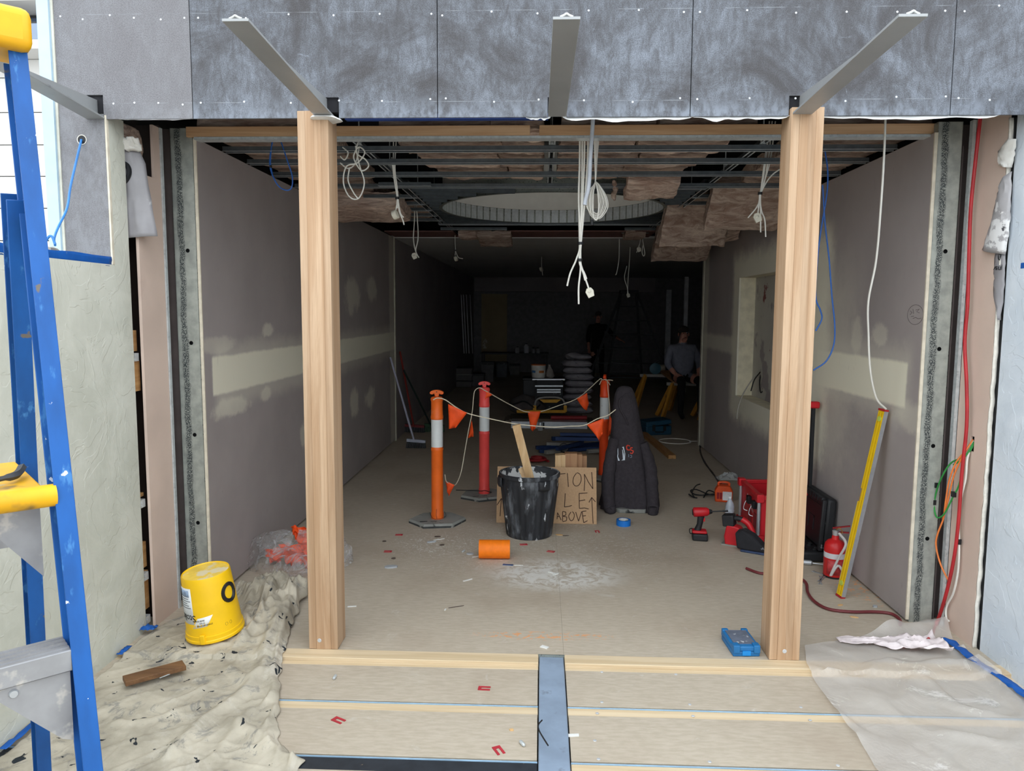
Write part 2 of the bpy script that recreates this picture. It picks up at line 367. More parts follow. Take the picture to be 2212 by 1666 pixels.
part('pencil_note', nt, mat('pencil', (96, 90, 90), .7), wr)
part('niche_back', MB().box(XR+ND, XR+ND+.02, NY0-.03, NY1+.03, NZ0-.03, NZ1+.03), M_NB, wr)
part('corner_bead', MB().box(XR-.008, XR+.09, YE-.1, YE-.02, 0, 2.665), M_CRM, wr)
part('outer_wall', slabs(MB(), [(2.46, 2.6, 3.7, YE, -.06, 3.3), (2.1, 5.2, YE-.12, YE, -.06, 3.3), (5.1, 5.2, YE, 21.2, -.06, 3.3)]), mat('dark_framing_wall', (70, 66, 64), .9), wr)
wb = struct('wall_back', 'dark back wall with a boarded doorway')
part('wall_sheet', MB().box(-2.2, 5.2, YB, YB+.2, -.06, 3.3), mat('back_wall_board', (132, 130, 130), .8), wb)
p0, p1 = W(1040, 635, 20.95), W(1095, 755, 20.95)
part('door_board', MB().box(p0.x, p1.x, YB-.05, YB-.002, .02, p0.z), mat('plaster_board_yellowed', (165, 150, 118), .8, 0, .05, 3, spot=((200, 196, 180), .66, .05, 3)), wb)
p0, p1 = W(1025, 610, 20.6), W(1415, 631, 20.6)
part('bulkhead', MB().box(p0.x, p1.x, 20.6, YB-.002, p1.z, 2.655), M_WR, wb)
for a, b, c, d in ((1440, 1451, 626, 19.5), (1480, 1488, 598, 16.0)):
    q0, q1 = W(a, c, d), W(b, c, d)
    part('white_column', MB().box(q0.x, q1.x, d, d+.1, 0, min(q0.z, 2.655)), mat('white_paint', (205, 205, 205), .6), wb)
# ceiling
ce = struct('ceiling', 'plain plaster ceiling of the rear room and the dark roof void')
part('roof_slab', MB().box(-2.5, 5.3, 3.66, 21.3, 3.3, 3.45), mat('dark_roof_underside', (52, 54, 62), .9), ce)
part('plaster_ceiling', MB().box(-2.0, 5.15, YE+.05, YB, 2.66, 2.69), mat('white_plaster_ceiling', (206, 206, 204), .8, 0, .04, 1), ce)
M_CB = mat('shaded_pink_board', (128, 92, 86), .8)  # pink fire board; the shade on its unlit underside is painted into the colour
part('ceiling_board', MB().box(-1.92, -1.08, 9.05, YE+.04, 2.672, 2.685), M_CB, ce)
part('ceiling_board', MB().box(-.42, 1.35, 9.0, YE+.04, 2.672, 2.685), M_CB, ce)
ZSILL = 1.937
# ================================================================ fascia
wf = struct('wall_front', 'dark fibre cement fascia above the opening')
xs = [W(x, 200, YF).x for x in (415, 945, 1492, 2055)]; xs = [None]+xs
ZT = 4.1
BX = [(-2.205, -2.115), (-1.083, -.997), (.019, .105), (1.148, 1.236)]   # blades
SLOT = [(-2.135, .105)]
def panel(x0, x1, z0, m, notch=None):
    b = MB(); g = .002
    if notch:
        n0, n1, nz = notch
        slabs(b, [(x0+g, n0, YF, YF+.012, z0, ZT), (n1, x1-g, YF, YF+.012, z0, ZT), (n0, n1, YF, YF+.012, nz, ZT)])
    else: b.box(x0+g, x1-g, YF, YF+.012, z0, ZT)
    return part('fascia_panel', b, m, wf)
# light grey L-shaped sheet carries on down beside the side wall
XLS = W(130, 300, YF).x
part('fascia_panel', slabs(MB(), [(XLS, -2.262, YF, YF+.012, -.02, ZT), (-2.262, -2.118, YF, YF+.012, ZSILL+.004, 2.655), (-2.262, -2.20, YF, YF+.012, 2.655, ZT), (-2.12, xs[1]-.002, YF, YF+.012, ZF, ZT), (-2.20, -2.12, YF, YF+.012, 2.745, ZT)]), M_FL, wf)
part('edge_trim', MB().box(XLS-.012, XLS-.0005, YF-.006, YF+.06, -.02, ZT), mat('cream_trim', (208, 206, 192), .6), wf)
part('aluminium_trim', MB().box(XLS-.07, XLS-.0125, YF-.02, YF+.05, -.02, ZT), mat('pale_blue_aluminium', (176, 200, 218), .4, .2, .04), wf)
panel(xs[1], xs[2], ZF, M_FD, (-1.085, -.975, ZF+.095)); panel(xs[2], xs[3], ZF, M_FD, (.017, .107, ZF+.09))
panel(xs[3], xs[4], ZF, M_FD, (1.146, 1.27, ZF+.03) if False else (1.136, 1.238, ZF+.09)); panel(xs[4], 2.75, ZF, M_FD)
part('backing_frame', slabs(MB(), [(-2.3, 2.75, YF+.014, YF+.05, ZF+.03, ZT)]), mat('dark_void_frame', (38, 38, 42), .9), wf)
part('blue_flashing', MB().box(-.95, .02, YF+.012, YF+.05, ZF-.004, ZF+.02), mat('blue_membrane', (34, 62, 128), .6), wf)
scr = MB()
for i, (xa, xb) in enumerate(zip([XLS]+xs[1:], xs[1:]+[2.7])):
    for zz in (ZF+.075, 3.10, 3.6):
        n = 6
        for k in range(n):
            x = lerp(xa+.035, xb-.035, k/(n-1))+random.uniform(-.015, .015)
            disc(scr, (x, YF, zz+random.uniform(-.012, .012)), .0055, .0015, 7, rot('X', 90))
part('screw_heads', scr, M_SCREW, wf, kind='stuff')
M_WRAP = mat('white_building_wrap', (226, 226, 224), .6)
def wrap(px0, px1, y0, drop, seed):
    a, b = W(px0, y0, YF+.02).x, W(px1, y0, YF+.02).x; n = 26
    def f(u, v):
        e = math.sin(math.pi*u)**.35
        return V((lerp(a, b, u), YF+.016-.012*v*(1+.6*N3((u*9, seed, 0))), ZF+.004-v*drop*e*(.7+.6*N3((u*6, seed, 3)))))
    part('wrap_scrap', MB().grid(f, n, 3), M_WRAP, wf, solid=.0012)
wrap(1135, 1190, 250, .022, 1); wrap(1212, 1500, 250, .035, 2); wrap(1490, 1705, 246, .03, 3); wrap(1740, 2160, 246, .03, 4); wrap(255, 420, 258, .012, 5)
# flat T-section blades
TIP = [G(-40, 118, ZF), G(508, 46, ZF), G(1224, 42, ZF), G(1973, 36, ZF)]
for k, (x0, x1) in enumerate(BX):
    lab = ['grey steel T-bar sticking out of the light grey fascia sheet beside the rendered wall', 'grey steel T-bar sticking out above the left-hand timber post', 'grey steel T-bar sticking out between the two timber posts', 'grey steel T-bar sticking out above the timber post by the blue bit case']
    th = thing('steel_t_bar', lab[k].replace('left-hand ', '') if k != 1 else 'grey steel T-bar sticking out above the timber post by the yellow bucket', 'steel bar', ((x0+x1)/2, YF, ZF), group='steel bars of the awning')
    h = (x1-x0)/2; xc = (x0+x1)/2; te = TIP[k]; tx = te.x-xc; ye = te.y-YF
    def skew(mb): mb.v = [V((p.x+tx*p.y/ye, p.y, p.z)) for p in mb.v]; return mb
    part('flange', skew(MB().box(-h, h, ye, -.001, 0, .009)), M_STEEL, th, bevel=.001)
    part('web', skew(MB().hexa([(-.006, ye+.02, .009), (.006, ye+.02, .009), (.006, .012, .009), (-.006, .012, .009), (-.006, ye+.02, .014), (.006, ye+.02, .014), (.006, .012, .092), (-.006, .012, .092)])), M_STEEL, th)
    part('weld_bead', skew(MB().tube(cat([(-.02, ye+.004, .009), (-.008, ye+.002, .013), (0, ye, .017), (.008, ye+.002, .013), (.02, ye+.004, .009)], 3), .004, 6)), mat('weld', (200, 202, 200), .5, .3), th)
# jamb framing --------------------------------------------------------------
M_SLOT = mat('dark_brown_lining', (92, 82, 80), .7)
def jamb_stud(name, x0, x1, y, label):
    th = thing(name, label, 'steel stud', ((x0+x1)/2, y, .0)); w = (x1-x0)/2
    b = MB(); hz = [2.05, 1.53, 1.0, .48]      # web with round holes
    n = 12; r = .0115; zc = [0, *sorted(hz), 2.72]; prev = 0.0; off = .012
    for z in sorted(hz):
        b.box(-w, w, -.0008, .0008, prev, z-.03); prev = z+.03
        sq = []
        for k in range(16):
            g = 2*math.pi*k/16; c, s = math.cos(g), math.sin(g); q = max(abs(c), abs(s))
            sq.append(((off+r*c, z+r*s), (max(-w, min(w, (w)*c/q)), z+.03*s/q)))
        vv = [(p[0], -.0008, p[1]) for p, _ in sq]+[(p[0], -.0008, p[1]) for _, p in sq]
        b.add(vv, [(k, (k+1) % 16, 16+(k+1) % 16, 16+k) for k in range(16)])
    b.box(-w, w, -.0008, .0008, prev, 2.72)
    part('web', b, M_STUD, th)
    part('flange', MB().box(-w-.001, -w+.001, -.0008, .06, 0, 2.72), M_GALVD, th); part('flange', MB().box(w-.001, w+.001, -.0008, .06, 0, 2.72), M_GALVD, th)
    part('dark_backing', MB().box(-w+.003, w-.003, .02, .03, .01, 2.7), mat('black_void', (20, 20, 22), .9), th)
    return th
jamb_stud('steel_stud', -2.072, -1.947, 4.15, 'galvanised steel stud with round holes beside the cream-banded wall near the yellow bucket')
jamb_stud('steel_stud', 2.068, 2.192, 4.085, 'galvanised steel stud with round holes behind the green and orange wires')
tl = struct('trim_1', 'left jamb of layered boards, slots and noggings')
part('pink_board', MB().prism([(3.80, .0), (4.05, .0), (4.05, 2.70), (3.985, 2.70), (3.985, 2.42), (3.80, 2.42)], -2.10, -2.085, 'yz'), M_PINK, tl)
part('metal_edge', MB().box(-2.10, -2.078, 4.052, 4.075, 0, 2.70), M_GALV, tl)
part('slot_lining', MB().box(-2.20, -2.075, 4.17, 4.19, 0, 2.72), M_SLOT, tl)
part('slot_lining', MB().box(-2.26, -2.104, 4.08, 4.10, 0, 2.72), M_SLOT, tl)
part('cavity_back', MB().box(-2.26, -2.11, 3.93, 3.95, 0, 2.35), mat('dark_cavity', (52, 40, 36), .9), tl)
for z, h, d in ((1.50, .11, .0), (1.29, .16, .01), (.33, .14, .0), (.10, .21, .005), (.72, .02, 0)):
    part('nogging', MB().box(-2.25, -2.135+d, 3.765, 3.83, z, z+h), M_PINEY, tl, bevel=.002)
for z in (1.45, .67, .27, .03): part('bracket', MB().box(-2.25, -2.112, 3.758, 3.80, z, z+.042).box(-2.25, -2.105, 3.757, 3.76, z+.008, z+.016).box(-2.25, -2.105, 3.757, 3.76, z+.026, z+.034), M_GALV, tl)
part('plywood_edge', MB().box(-2.137, -2.116, 3.752, 3.757, 0, 2.2), M_PINEY, tl)
tr = struct('trim_2', 'right jamb of pink board with a cut gypsum edge')
hc = XW(2100, 955, 2.24)
part('pink_board', slabs(MB(), [(2.24, 2.252, 3.775, hc.y-.018, 0, 2.72), (2.24, 2.252, hc.y+.018, 4.04, 0, 2.72), (2.24, 2.252, hc.y-.018, hc.y+.018, 0, hc.z-.05), (2.24, 2.252, hc.y-.018, hc.y+.018, hc.z+.03, 2.72)]), M_PINK, tr)
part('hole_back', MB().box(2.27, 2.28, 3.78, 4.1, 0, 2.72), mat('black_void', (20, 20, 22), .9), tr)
def rag(u, v):
    z = lerp(0, 2.66, v); return V((2.240+.004*N3((z*16, 1, 2)) + u*.02, 3.768+.006*N3((z*14, u*3, 0)), z))
part('gypsum_edge', MB().grid(rag, 2, 160), M_GYP, tr, solid=.008)
part('metal_edge', MB().box(2.222, 2.24, 4.045, 4.075, 0, 2.72), M_GALV, tr)
part('slot_lining', MB().box(2.19, 2.30, 4.15, 4.17, 0, 2.72), M_SLOT, tr)
part('slot_rib', MB().box(2.205, 2.212, 4.10, 4.148, 0, 2.6), M_SLOT, tr)
# side walls ----------------------------------------------------------------
def render_mat(name, c, d):
    t = NT(name); a = t.noise(3, 7, .62, dist=.5); st = t.noise(1.0, 4, .6, stretch=(3, 3, .7))
    col = t.mix(t.ramp(a, .3, .7), lin(d), lin(c)); col = t.mix(t.math('MULTIPLY', t.ramp(st, .55, .75), .4), col, tuple(x*.8 for x in lin(d)))
    h = t.math('ADD', t.noise(2.2, 8, .6, dist=.6), t.math('MULTIPLY', t.ramp(t.noise(3.5, 3, .5, dist=2.5, off=(4, 1, 2)), .49, .52), .12))
    t.bump(h, .35, .03); return t.fin(col, .8, 0, .25)
M_RL = render_mat('grey_green_render', (214, 214, 202), (196, 197, 184)); M_RR = render_mat('pale_blue_render', (222, 230, 238), (206, 216, 226))
ZSILL = 1.937
sw = struct('wall_side_left', 'half-height grey-green rendered side wall')
part('render_face', slabs(MB(), [(-2.26, -2.11, -1.9, 3.6155, -.06, ZSILL), (-2.26, -2.11, 3.616, 3.75, -.06, 2.66)]), M_RL, sw)
part('render_edge', MB().box(-2.117, -2.1085, 3.598, 3.6155, ZSILL+.001, 2.65), M_PAPER, sw)
part('blue_tape', MB().grid(lambda u, v: V((-2.112+.004*N3((u*30, v*2, 1)), lerp(1.2, 3.594, u), ZSILL-.008+v*(.046+.012*N3((u*13, 4, 0))))), 90, 3), mat('blue_masking_tape', (20, 88, 170), .55), sw, solid=.0012)
sr = struct('wall_side_right', 'pale blue rendered side wall')
part('render_face', MB().box(2.262, 2.42, -1.9, 3.745, -.06, 2.80), M_RR, sr)
part('black_joint', MB().box(2.262, 2.285, 3.7455, 3.766, 0, 2.66), mat('black_foam', (22, 23, 25), .9), sr)
part('tape_tab', MB().box(2.2605, 2.262, *sorted((XW(2205, 580, 2.262).y, XW(2205, 580, 2.262).y-.1)), XW(2208, 580, 2.262).z, XW(2208, 568, 2.262).z), mat('blue_masking_tape', (20, 88, 170), .55), sr)
# far building across the street ---------------------------------------------
FB = thing('apartment_building', 'white panelled apartment block with glazed balconies across the street', 'building', (-26, 30, -.1))
M_FBW = mat('white_precast', (208, 206, 202), .8, 0, .03, .5); M_FBG = mat('dark_window_glass', (60, 74, 96), .12, 0, .25, .4, spec=.8)
def bpx(px, py): p = W(px, py, 30); return p.x+26, p.z+.1
zr = [bpx(60, y)[1] for y in (590, 520, 450, 381, 313, 243, 168, 128)]
x0b, x1b = -9, 7
for a, b in zip([0]+zr, zr):
    for k in range(4): part('facade_panel', MB().box(lerp(x0b, x1b, k/4)+.02, lerp(x0b, x1b, (k+1)/4)-.02, 0, .3, a+.02, b-.02), M_FBW, FB)
zp = zr[-1]; hs = bpx(60, 28)[1]-zp
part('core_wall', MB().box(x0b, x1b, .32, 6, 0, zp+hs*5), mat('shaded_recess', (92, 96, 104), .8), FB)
for k in range(4):
    z = zp+hs*k
    part('balcony_slab', MB().box(x0b, x1b, -1.2, .32, z, z+hs*.19), M_FBW, FB)
    for j in range(5):
        xa = lerp(x0b, x1b, j/5)
        w = part('window', MB().box(xa+.1, xa+3.0, .2, .31, z+hs*.2, z+hs*.98), mat('black_window_frame', (34, 36, 40), .5), FB)
        for q in range(2): part('pane', MB().box(xa+.2+q*1.4, xa+1.5+q*1.4, .17, .199, z+hs*.24, z+hs*.92), M_FBG, w)
        bl = part('balustrade', MB().box(xa+.02, xa+3.1, -1.18, -1.14, z+hs*.53, z+hs*.56).box(xa+.02, xa+.07, -1.18, -1.14, z+hs*.19, z+hs*.55), mat('black_window_frame', (34, 36, 40), .5), FB)
        part('glass_pane', MB().box(xa+.08, xa+3.08, -1.17, -1.155, z+hs*.2, z+hs*.53), mat('grey_balustrade_glass', (120, 136, 158), .15, 0, .1, .5, spec=.7), bl)
# ================================================================ timber posts
def post(xc, label, z1):
    w = .148; th = thing('timber_post', label, 'post', (xc, 3.575+w/2, 0.004), group='timber posts at the opening')
    n = 4; cuts = [-.5, -.24, .02, .26, .5]
    for k in range(n):
        a, b = cuts[k]*w, cuts[k+1]*w
        part('lamella', MB().box(a, b, -w/2-.0004*(k % 2), w/2, 0, z1), M_POST, th, bevel=.0022 if k in (0, 3) else .0006, seg=2)
    part('screw', disc(MB(), (0 if xc > 0 else -.02, -w/2, .045), .011, .002, 12, rot('X', 90)), M_SCREW, th)
post(-1.095, 'square laminated timber post beside the crumpled drop cloth', 2.655)
post(1.217, 'square laminated timber post standing beside the blue bit case', 2.66)
part('wrap_scrap', MB().lathe([(.06, 0), (.075, .004), (.07, .012), (.05, .014)], 20, (-1.04, 3.60, 2.617), fn=lambda g, z: 1+.08*math.sin(5*g)), M_WRAP, wf)
# timber battens over the opening
zb0, zb1 = 2.669, 2.724
for a, b, lab in ((405, 1145, 'pine batten above the opening on the yellow bucket side'), (1165, 2040, 'pine batten above the opening on the spirit level side')):
    xa, xb = W(a, 285, 4.15).x, W(b, 285, 4.15).x
    solo('head_batten', MB().box(xa, xb, 4.13, 4.17, zb0, zb1), M_PINEH, lab, 'batten', bevel=.002)
# ================================================================ ceiling frame
cf = thing('ceiling_frame', 'galvanised steel ceiling grid with a circular ring of track', 'ceiling frame', (.06, 4.2, 2.67))
CF0 = V((.06, 4.2, 2.67))
def chan(name, p, q, w=.035, h=.028, up=(0,0,1)):
    """hat channel: two lips, sides and a top, open below"""
    p, q = V(p), V(q); d = (q-p).normalized(); a = d.cross(V(up)).normalized(); u = V((0,0,1)); b = MB(); t = .0012
    for s in (-1, 1):
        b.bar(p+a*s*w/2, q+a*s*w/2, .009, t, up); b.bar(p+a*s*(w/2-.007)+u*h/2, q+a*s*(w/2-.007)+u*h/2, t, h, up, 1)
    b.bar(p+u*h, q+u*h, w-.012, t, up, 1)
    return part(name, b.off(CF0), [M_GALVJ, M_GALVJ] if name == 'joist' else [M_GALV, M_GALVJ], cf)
M_GALVJ = mat('shaded_galvanised_steel', (92, 98, 102), .5, .6, .15, 20)  # darker copy of the galvanised steel: shade in channels and on joists painted in
part('head_angle', MB().box(XL, XR, 4.16, 4.20, 2.660, 2.6615).box(XL, XR, 4.128, 4.1295, 2.655, 2.668).box(XL, XR, 4.128, 4.2, 2.654, 2.6555).off(CF0), M_GALV, cf)
CH = [G(1100, y, 2.67).y for y in (326, 353, 380, 405)]
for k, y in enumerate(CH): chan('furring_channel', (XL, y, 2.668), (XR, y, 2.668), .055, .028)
PX0, PX1 = -1.10, 1.28
for x, ya, yb in ((PX0, 4.2, 9.6), (PX1, 4.2, 9.6), (.05, 4.2, 6.0)):
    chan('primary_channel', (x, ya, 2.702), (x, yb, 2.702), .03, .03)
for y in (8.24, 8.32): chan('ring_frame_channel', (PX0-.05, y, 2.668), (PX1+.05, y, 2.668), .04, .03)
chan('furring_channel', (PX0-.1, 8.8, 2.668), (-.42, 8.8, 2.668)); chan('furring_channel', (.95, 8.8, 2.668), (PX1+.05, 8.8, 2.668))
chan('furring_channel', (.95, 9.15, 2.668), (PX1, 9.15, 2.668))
for k, y in enumerate((6.35, 6.75, 7.15, 7.55, 7.95)):
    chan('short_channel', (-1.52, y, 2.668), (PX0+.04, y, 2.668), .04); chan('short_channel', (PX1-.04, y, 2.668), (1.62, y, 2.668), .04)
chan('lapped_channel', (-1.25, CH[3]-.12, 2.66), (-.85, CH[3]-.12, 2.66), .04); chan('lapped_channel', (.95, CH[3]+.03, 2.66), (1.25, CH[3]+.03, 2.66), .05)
for x in (PX0, PX1):
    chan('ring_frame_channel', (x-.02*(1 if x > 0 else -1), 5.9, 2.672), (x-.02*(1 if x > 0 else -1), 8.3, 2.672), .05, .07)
for x in (PX0, .05, PX1):
    for y in (4.5, 5.4, 6.6, 7.6, 9.0):
        if x == .05 and y > 6: continue
        part('hanger_rod', MB().tube([(x, y, 2.70), (x, y, 3.3)], .004, 5).box(x-.012, x+.012, y-.012, y+.012, 2.70, 2.79).off(CF0), M_GALV, cf)
RC = V((.085, 7.14, 0)); RR = 1.03; NS = 74
rt = part('ring_track', MB().lathe([(RR+.032, 2.803), (RR+.034, 2.806), (RR+.002, 2.806), (RR+.002, 2.676), (RR+.034, 2.676)], 96, RC, cap=(False, False)).off(CF0), M_GALVD, cf)
M_SEG = mat('track_segment', (206, 212, 216), .4, .25, .1, 30)
sg = MB(); w = math.pi*RR/NS*.80
sg.box(-.004, 0, -w, w, 2.678, 2.808); sg.box(-.0055, -.004, -w*.3, w*.3, 2.70, 2.715); sg.box(-.0055, -.004, -w*.3, w*.3, 2.765, 2.78)
sgm = sg.me('ring_segment', M_SEG)
for k in range(NS):
    a = 2*math.pi*k/NS
    o = link('ring_segment', sgm, rt, T(*(RC-CF0)) @ T(0, 0, 0) @ Matrix.Rotation(a, 4, 'Z') @ T(RR, 0, 0))
for k in range(13):                                         # joists from the ring to the square frame
    y = lerp(6.15, 8.12, k/12); dy = y-RC.y; hx = math.sqrt(max(RR*RR-dy*dy, 0.0))
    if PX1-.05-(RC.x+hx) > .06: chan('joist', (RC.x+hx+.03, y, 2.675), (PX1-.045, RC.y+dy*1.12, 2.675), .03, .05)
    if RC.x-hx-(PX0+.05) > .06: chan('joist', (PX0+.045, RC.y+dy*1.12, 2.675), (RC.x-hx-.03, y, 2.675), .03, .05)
# plaster drum above the ring
dr = thing('ceiling_dome', 'white plaster recess above the circular ceiling ring', 'ceiling recess', (RC.x, RC.y, 2.81))
M_DR = mat('drum_plaster', (244, 244, 240), .75, 0, .03)
part('drum_wall', MB().lathe([(RR-.002, 0), (RR-.002, .34)], 64, cap=(False, False)), M_DR, dr, solid=.004)
part('drum_top', MB().lathe([(RR+.01, .345), (RR+.01, .36)], 64), M_DR, dr)
# ================================================================ insulation batts
def batt_me(L, Wd, H, seed, curl=0):
    b = MB(); nx, ny = 18, 8
    def pt(u, v, top):
        x, y = (u-.5)*L, (v-.5)*Wd; e = min(u, 1-u, v, 1-v)
        z = (H/2 if top else -H/2)*(1-.25*math.exp(-e*30)) + .02*N3((x*5+seed*7, y*5, top*3)) + .012*N3((x*19+seed, y*25, top))
        x += .016*N3((y*9, seed, top+2)); y += .018*N3((x*7, seed*3, top)); z += curl*(u-.5)**2*4
        return V((x, y, z))
    vv = [pt(i/nx, j/ny, t) for t in (0, 1) for j in range(ny+1) for i in range(nx+1)]; S = (nx+1)*(ny+1)
    id_ = lambda t, i, j: t*S+j*(nx+1)+i
    ff = [(id_(0,i,j), id_(0,i,j+1), id_(0,i+1,j+1), id_(0,i+1,j)) for j in range(ny) for i in range(nx)]
    ff += [(id_(1,i,j), id_(1,i+1,j), id_(1,i+1,j+1), id_(1,i,j+1)) for j in range(ny) for i in range(nx)]
    for i in range(nx): ff += [(id_(0,i,0), id_(0,i+1,0), id_(1,i+1,0), id_(1,i,0)), (id_(0,i+1,ny), id_(0,i,ny), id_(1,i,ny), id_(1,i+1,ny))]
    for j in range(ny): ff += [(id_(0,0,j+1), id_(0,0,j), id_(1,0,j), id_(1,0,j+1)), (id_(0,nx,j), id_(0,nx,j+1), id_(1,nx,j+1), id_(1,nx,j))]
    return b.add(vv, ff)
def batt_mat():
    t = NT('brown_glasswool'); a = t.noise(1.0, 8, .7, stretch=(5, 14, 34), dist=1.0); c = t.noise(3, 5, .6)
    col = t.mix(t.ramp(a, .3, .72), lin((156, 128, 114)), lin((238, 218, 202)))
    col = t.mix(t.math('MULTIPLY', t.ramp(c, .45, .7), .5), col, lin((176, 146, 132)))
    oi = t.n('ShaderNodeObjectInfo'); hs = t.n('ShaderNodeHueSaturation'); t.l(col, hs.inputs['Color']); t.l(t.ramp(oi.outputs['Random'], 0, 1, .82, 1.15), hs.inputs['Value'])
    t.bump(a, .7, .03); return t.fin(hs.outputs[0], .95, 0, .1)
M_BATT = batt_mat()
shapes = {}
def batt(x0, x1, y0, y1, z, label=None, rx=0, ry=0, rz=0, H=.11, curl=0, group='insulation batts on the ceiling grid', cat_='insulation'):
    L, Wd = round(x1-x0, 2), round(y1-y0, 2); key = (L, Wd, H, curl, random.randint(0, 2))
    if key not in shapes: shapes[key] = batt_me(L, Wd, H, len(shapes)+1, curl).me('insulation_batt', M_BATT, 60)
    o = link('insulation_batt', shapes[key], None, T((x0+x1)/2, (y0+y1)/2, z) @ rot('Z', rz) @ rot('Y', ry) @ rot('X', rx))
    return tag(o, label or 'brown glasswool insulation batt lying on the steel ceiling channels', cat_, group)
rowsY = [(4.22, 4.50), (4.53, 4.90), (4.93, 5.33), (5.36, 5.80)]
for i, (ya, yb) in enumerate(rowsY):
    zz = 2.775
    rl_ = ['first row from the pine battens', 'second row from the pine battens', 'third row from the pine battens', 'fourth row from the pine battens'][i]; lb0 = 'brown insulation batt '
    batt(XL-.02, -1.30, ya, yb, zz, lb0+'by the cream-banded wall, '+rl_)
    batt(1.52, 2.1, ya, yb, zz, lb0+'by the niche wall, '+rl_)
    xl = -.92+.05*i
    batt(xl, -.30+.04*(i % 2), ya, yb, zz, lb0+'by the cable tangle, '+rl_); batt(-.29+.04*(i % 2), .0, ya, yb, zz, lb0+'by the central hanger, '+rl_)
    batt(.10, .62-.06*(i % 2), ya, yb, zz, lb0+'behind the coiled cables, '+rl_); batt(.63-.06*(i % 2), 1.16-.05*i, ya, yb, zz, lb0+'by the square-plug wires, '+rl_)
side = [(XL-.02, -1.45, 6.2, 6.6, 'first beside the ring on the cream-banded wall side'), (XL-.02, -1.4, 6.65, 7.05, 'second beside the ring on the cream-banded wall side'), (XL-.02, -1.45, 7.1, 7.5, 'third beside the ring on the cream-banded wall side'), (-1.45, -1.12, 7.55, 7.95, 'short, at the corner of the ring frame'), (XL-.02, -1.25, 8.0, 8.5, 'over the end of the cream-banded wall'),
    (-1.1, -.6, 8.35, 8.75, 'behind the ring beside the frame corner'), (-.5, .1, 8.4, 8.9, 'behind the ring, first over the shaded pink board'), (.15, .8, 8.4, 8.9, 'behind the ring, second over the shaded pink board'), (1.55, 2.1, 6.3, 6.8, 'above the large slumped batt'), (1.6, 2.1, 7.9, 8.4, 'above the drooping batt by the niche wall'), (1.55, 2.1, 5.85, 6.25, 'by the niche wall, just before the slumped batts')]
for xa, xb, ya, yb, q_ in side: batt(xa, xb, ya, yb, 2.785, 'brown insulation batt '+q_)
lb = 'brown insulation batt '
batt(XL+.02, -1.22, 6.35, 6.95, 2.63, lb+'sagging below the grid near the hanging round white plug', rx=-6, H=.16, group=None)
batt(1.35, 2.02, 5.95, 6.5, 2.60, lb+'slumped below the grid beside the hanging wire bundle with square plug', rx=-32, rz=-3, H=.13, group=None)
batt(1.12, 1.75, 6.85, 7.4, 2.585, lb+'slumped and folded behind the larger slumped batt', rx=-48, rz=4, H=.12, group=None)
batt(1.35, 2.0, 7.5, 8.0, 2.56, lb+'drooping against the plasterboard wall above the niche', rx=-20, ry=-10, rz=-6, H=.14, group=None)
batt(1.28, 1.92, 8.45, 8.95, 2.50, lb+'hanging lowest at the end of the slumped pile', rx=-35, H=.14, group=None)
batt(-1.02, -.62, 9.05, 9.35, 2.655, lb+'dipping between the shaded pink boards, near the dangling cup socket', H=.1, group=None)
batt(-.78, -.38, 8.95, 9.4, 2.60, lb+'hanging through the ceiling beside the shaded pink board', rx=-10, H=.1, group=None)
batt(.98, 1.22, 9.0, 9.3, 2.64, lb+'short piece dipping at the end of the shaded pink board', H=.09, group=None)
batt(.62, 1.0, 5.55, 5.85, 2.655, lb+'torn end drooping over the ring next to the coiled cables', rx=-14, H=.09, group=None)
solo('fibre_tuft', MB().tube(cat([W(1326, 392, 5.75), W(1330, 410, 5.9), W(1325, 420, 6.0), W(1328, 433, 6.0)], 4), [.012, .02, .015, .024, .02, .016, .02, .024, .018, .02, .022, .014, .008], 7), M_BATT, 'torn tuft of brown fibre dangling in front of the ceiling ring', 'insulation')
# left jamb insulation in the open hole
solo('insulation_batt', batt_me(.34, .22, .09, 5).x(T(-2.19, 3.88, 2.50) @ rot('Y', 90)), M_BATT, 'brown insulation showing in the torn opening above the foil paper flap', 'insulation')
# ================================================================ hanging cables
M_WC = mat('white_cable', (226, 224, 216), .45, 0, .04); M_BLK = mat('black_plastic', (26, 27, 30), .5, 0, .1); M_PLUG = mat('cream_plug', (214, 210, 194), .45, 0, .05)
M_BC = mat('blue_cable', (40, 96, 176), .45, 0, .05)
def wires(name, label, lists, r=.0035, mat_=None, plugs=(), ties=(), n=6):
    """lists: per wire pixel points (x, y, Y)"""
    P = [[W(*q) for q in l] for l in lists]; allp = [p for l in P for p in l]
    base = V((allp[0].x, allp[0].y, min(p.z for p in allp)))
    th = thing(name, label, 'cable', base)
    for l in P: part('cable', MB().tube(cat(l, 6), r, n).off(base), mat_ or M_WC, th)
    for (x, y, Y, kind, s) in plugs:
        c = W(x, y, Y)
        b = MB()
        if kind == 'round': b.lathe([(.8*s, -.6*s), (s, -.5*s), (s, .5*s), (.8*s, .6*s)], 20).x(T(*c) @ rot('Y', 70) @ rot('X', 12))
        else: b.prism([(-.7*s, -s), (.6*s, -s), (.75*s, -.4*s), (.9*s, .1*s), (.6*s, .9*s), (-.3*s, s), (-.8*s, .4*s)], -.25*s, .25*s, 'xz').lathe([(.45*s, 0), (.45*s, .35*s)], 14, (0, 0, 0)).x(T(*c) @ rot('Y', -25))
        part('plug', b.off(base), M_PLUG, th, bevel=.002)
    for (x, y, Y, s) in ties:
        c = W(x, y, Y); part('tie', MB().lathe([(s, -.008), (s, .008)], 12, c).off(base), M_BLK, th)
    return th
Yc = 4.35
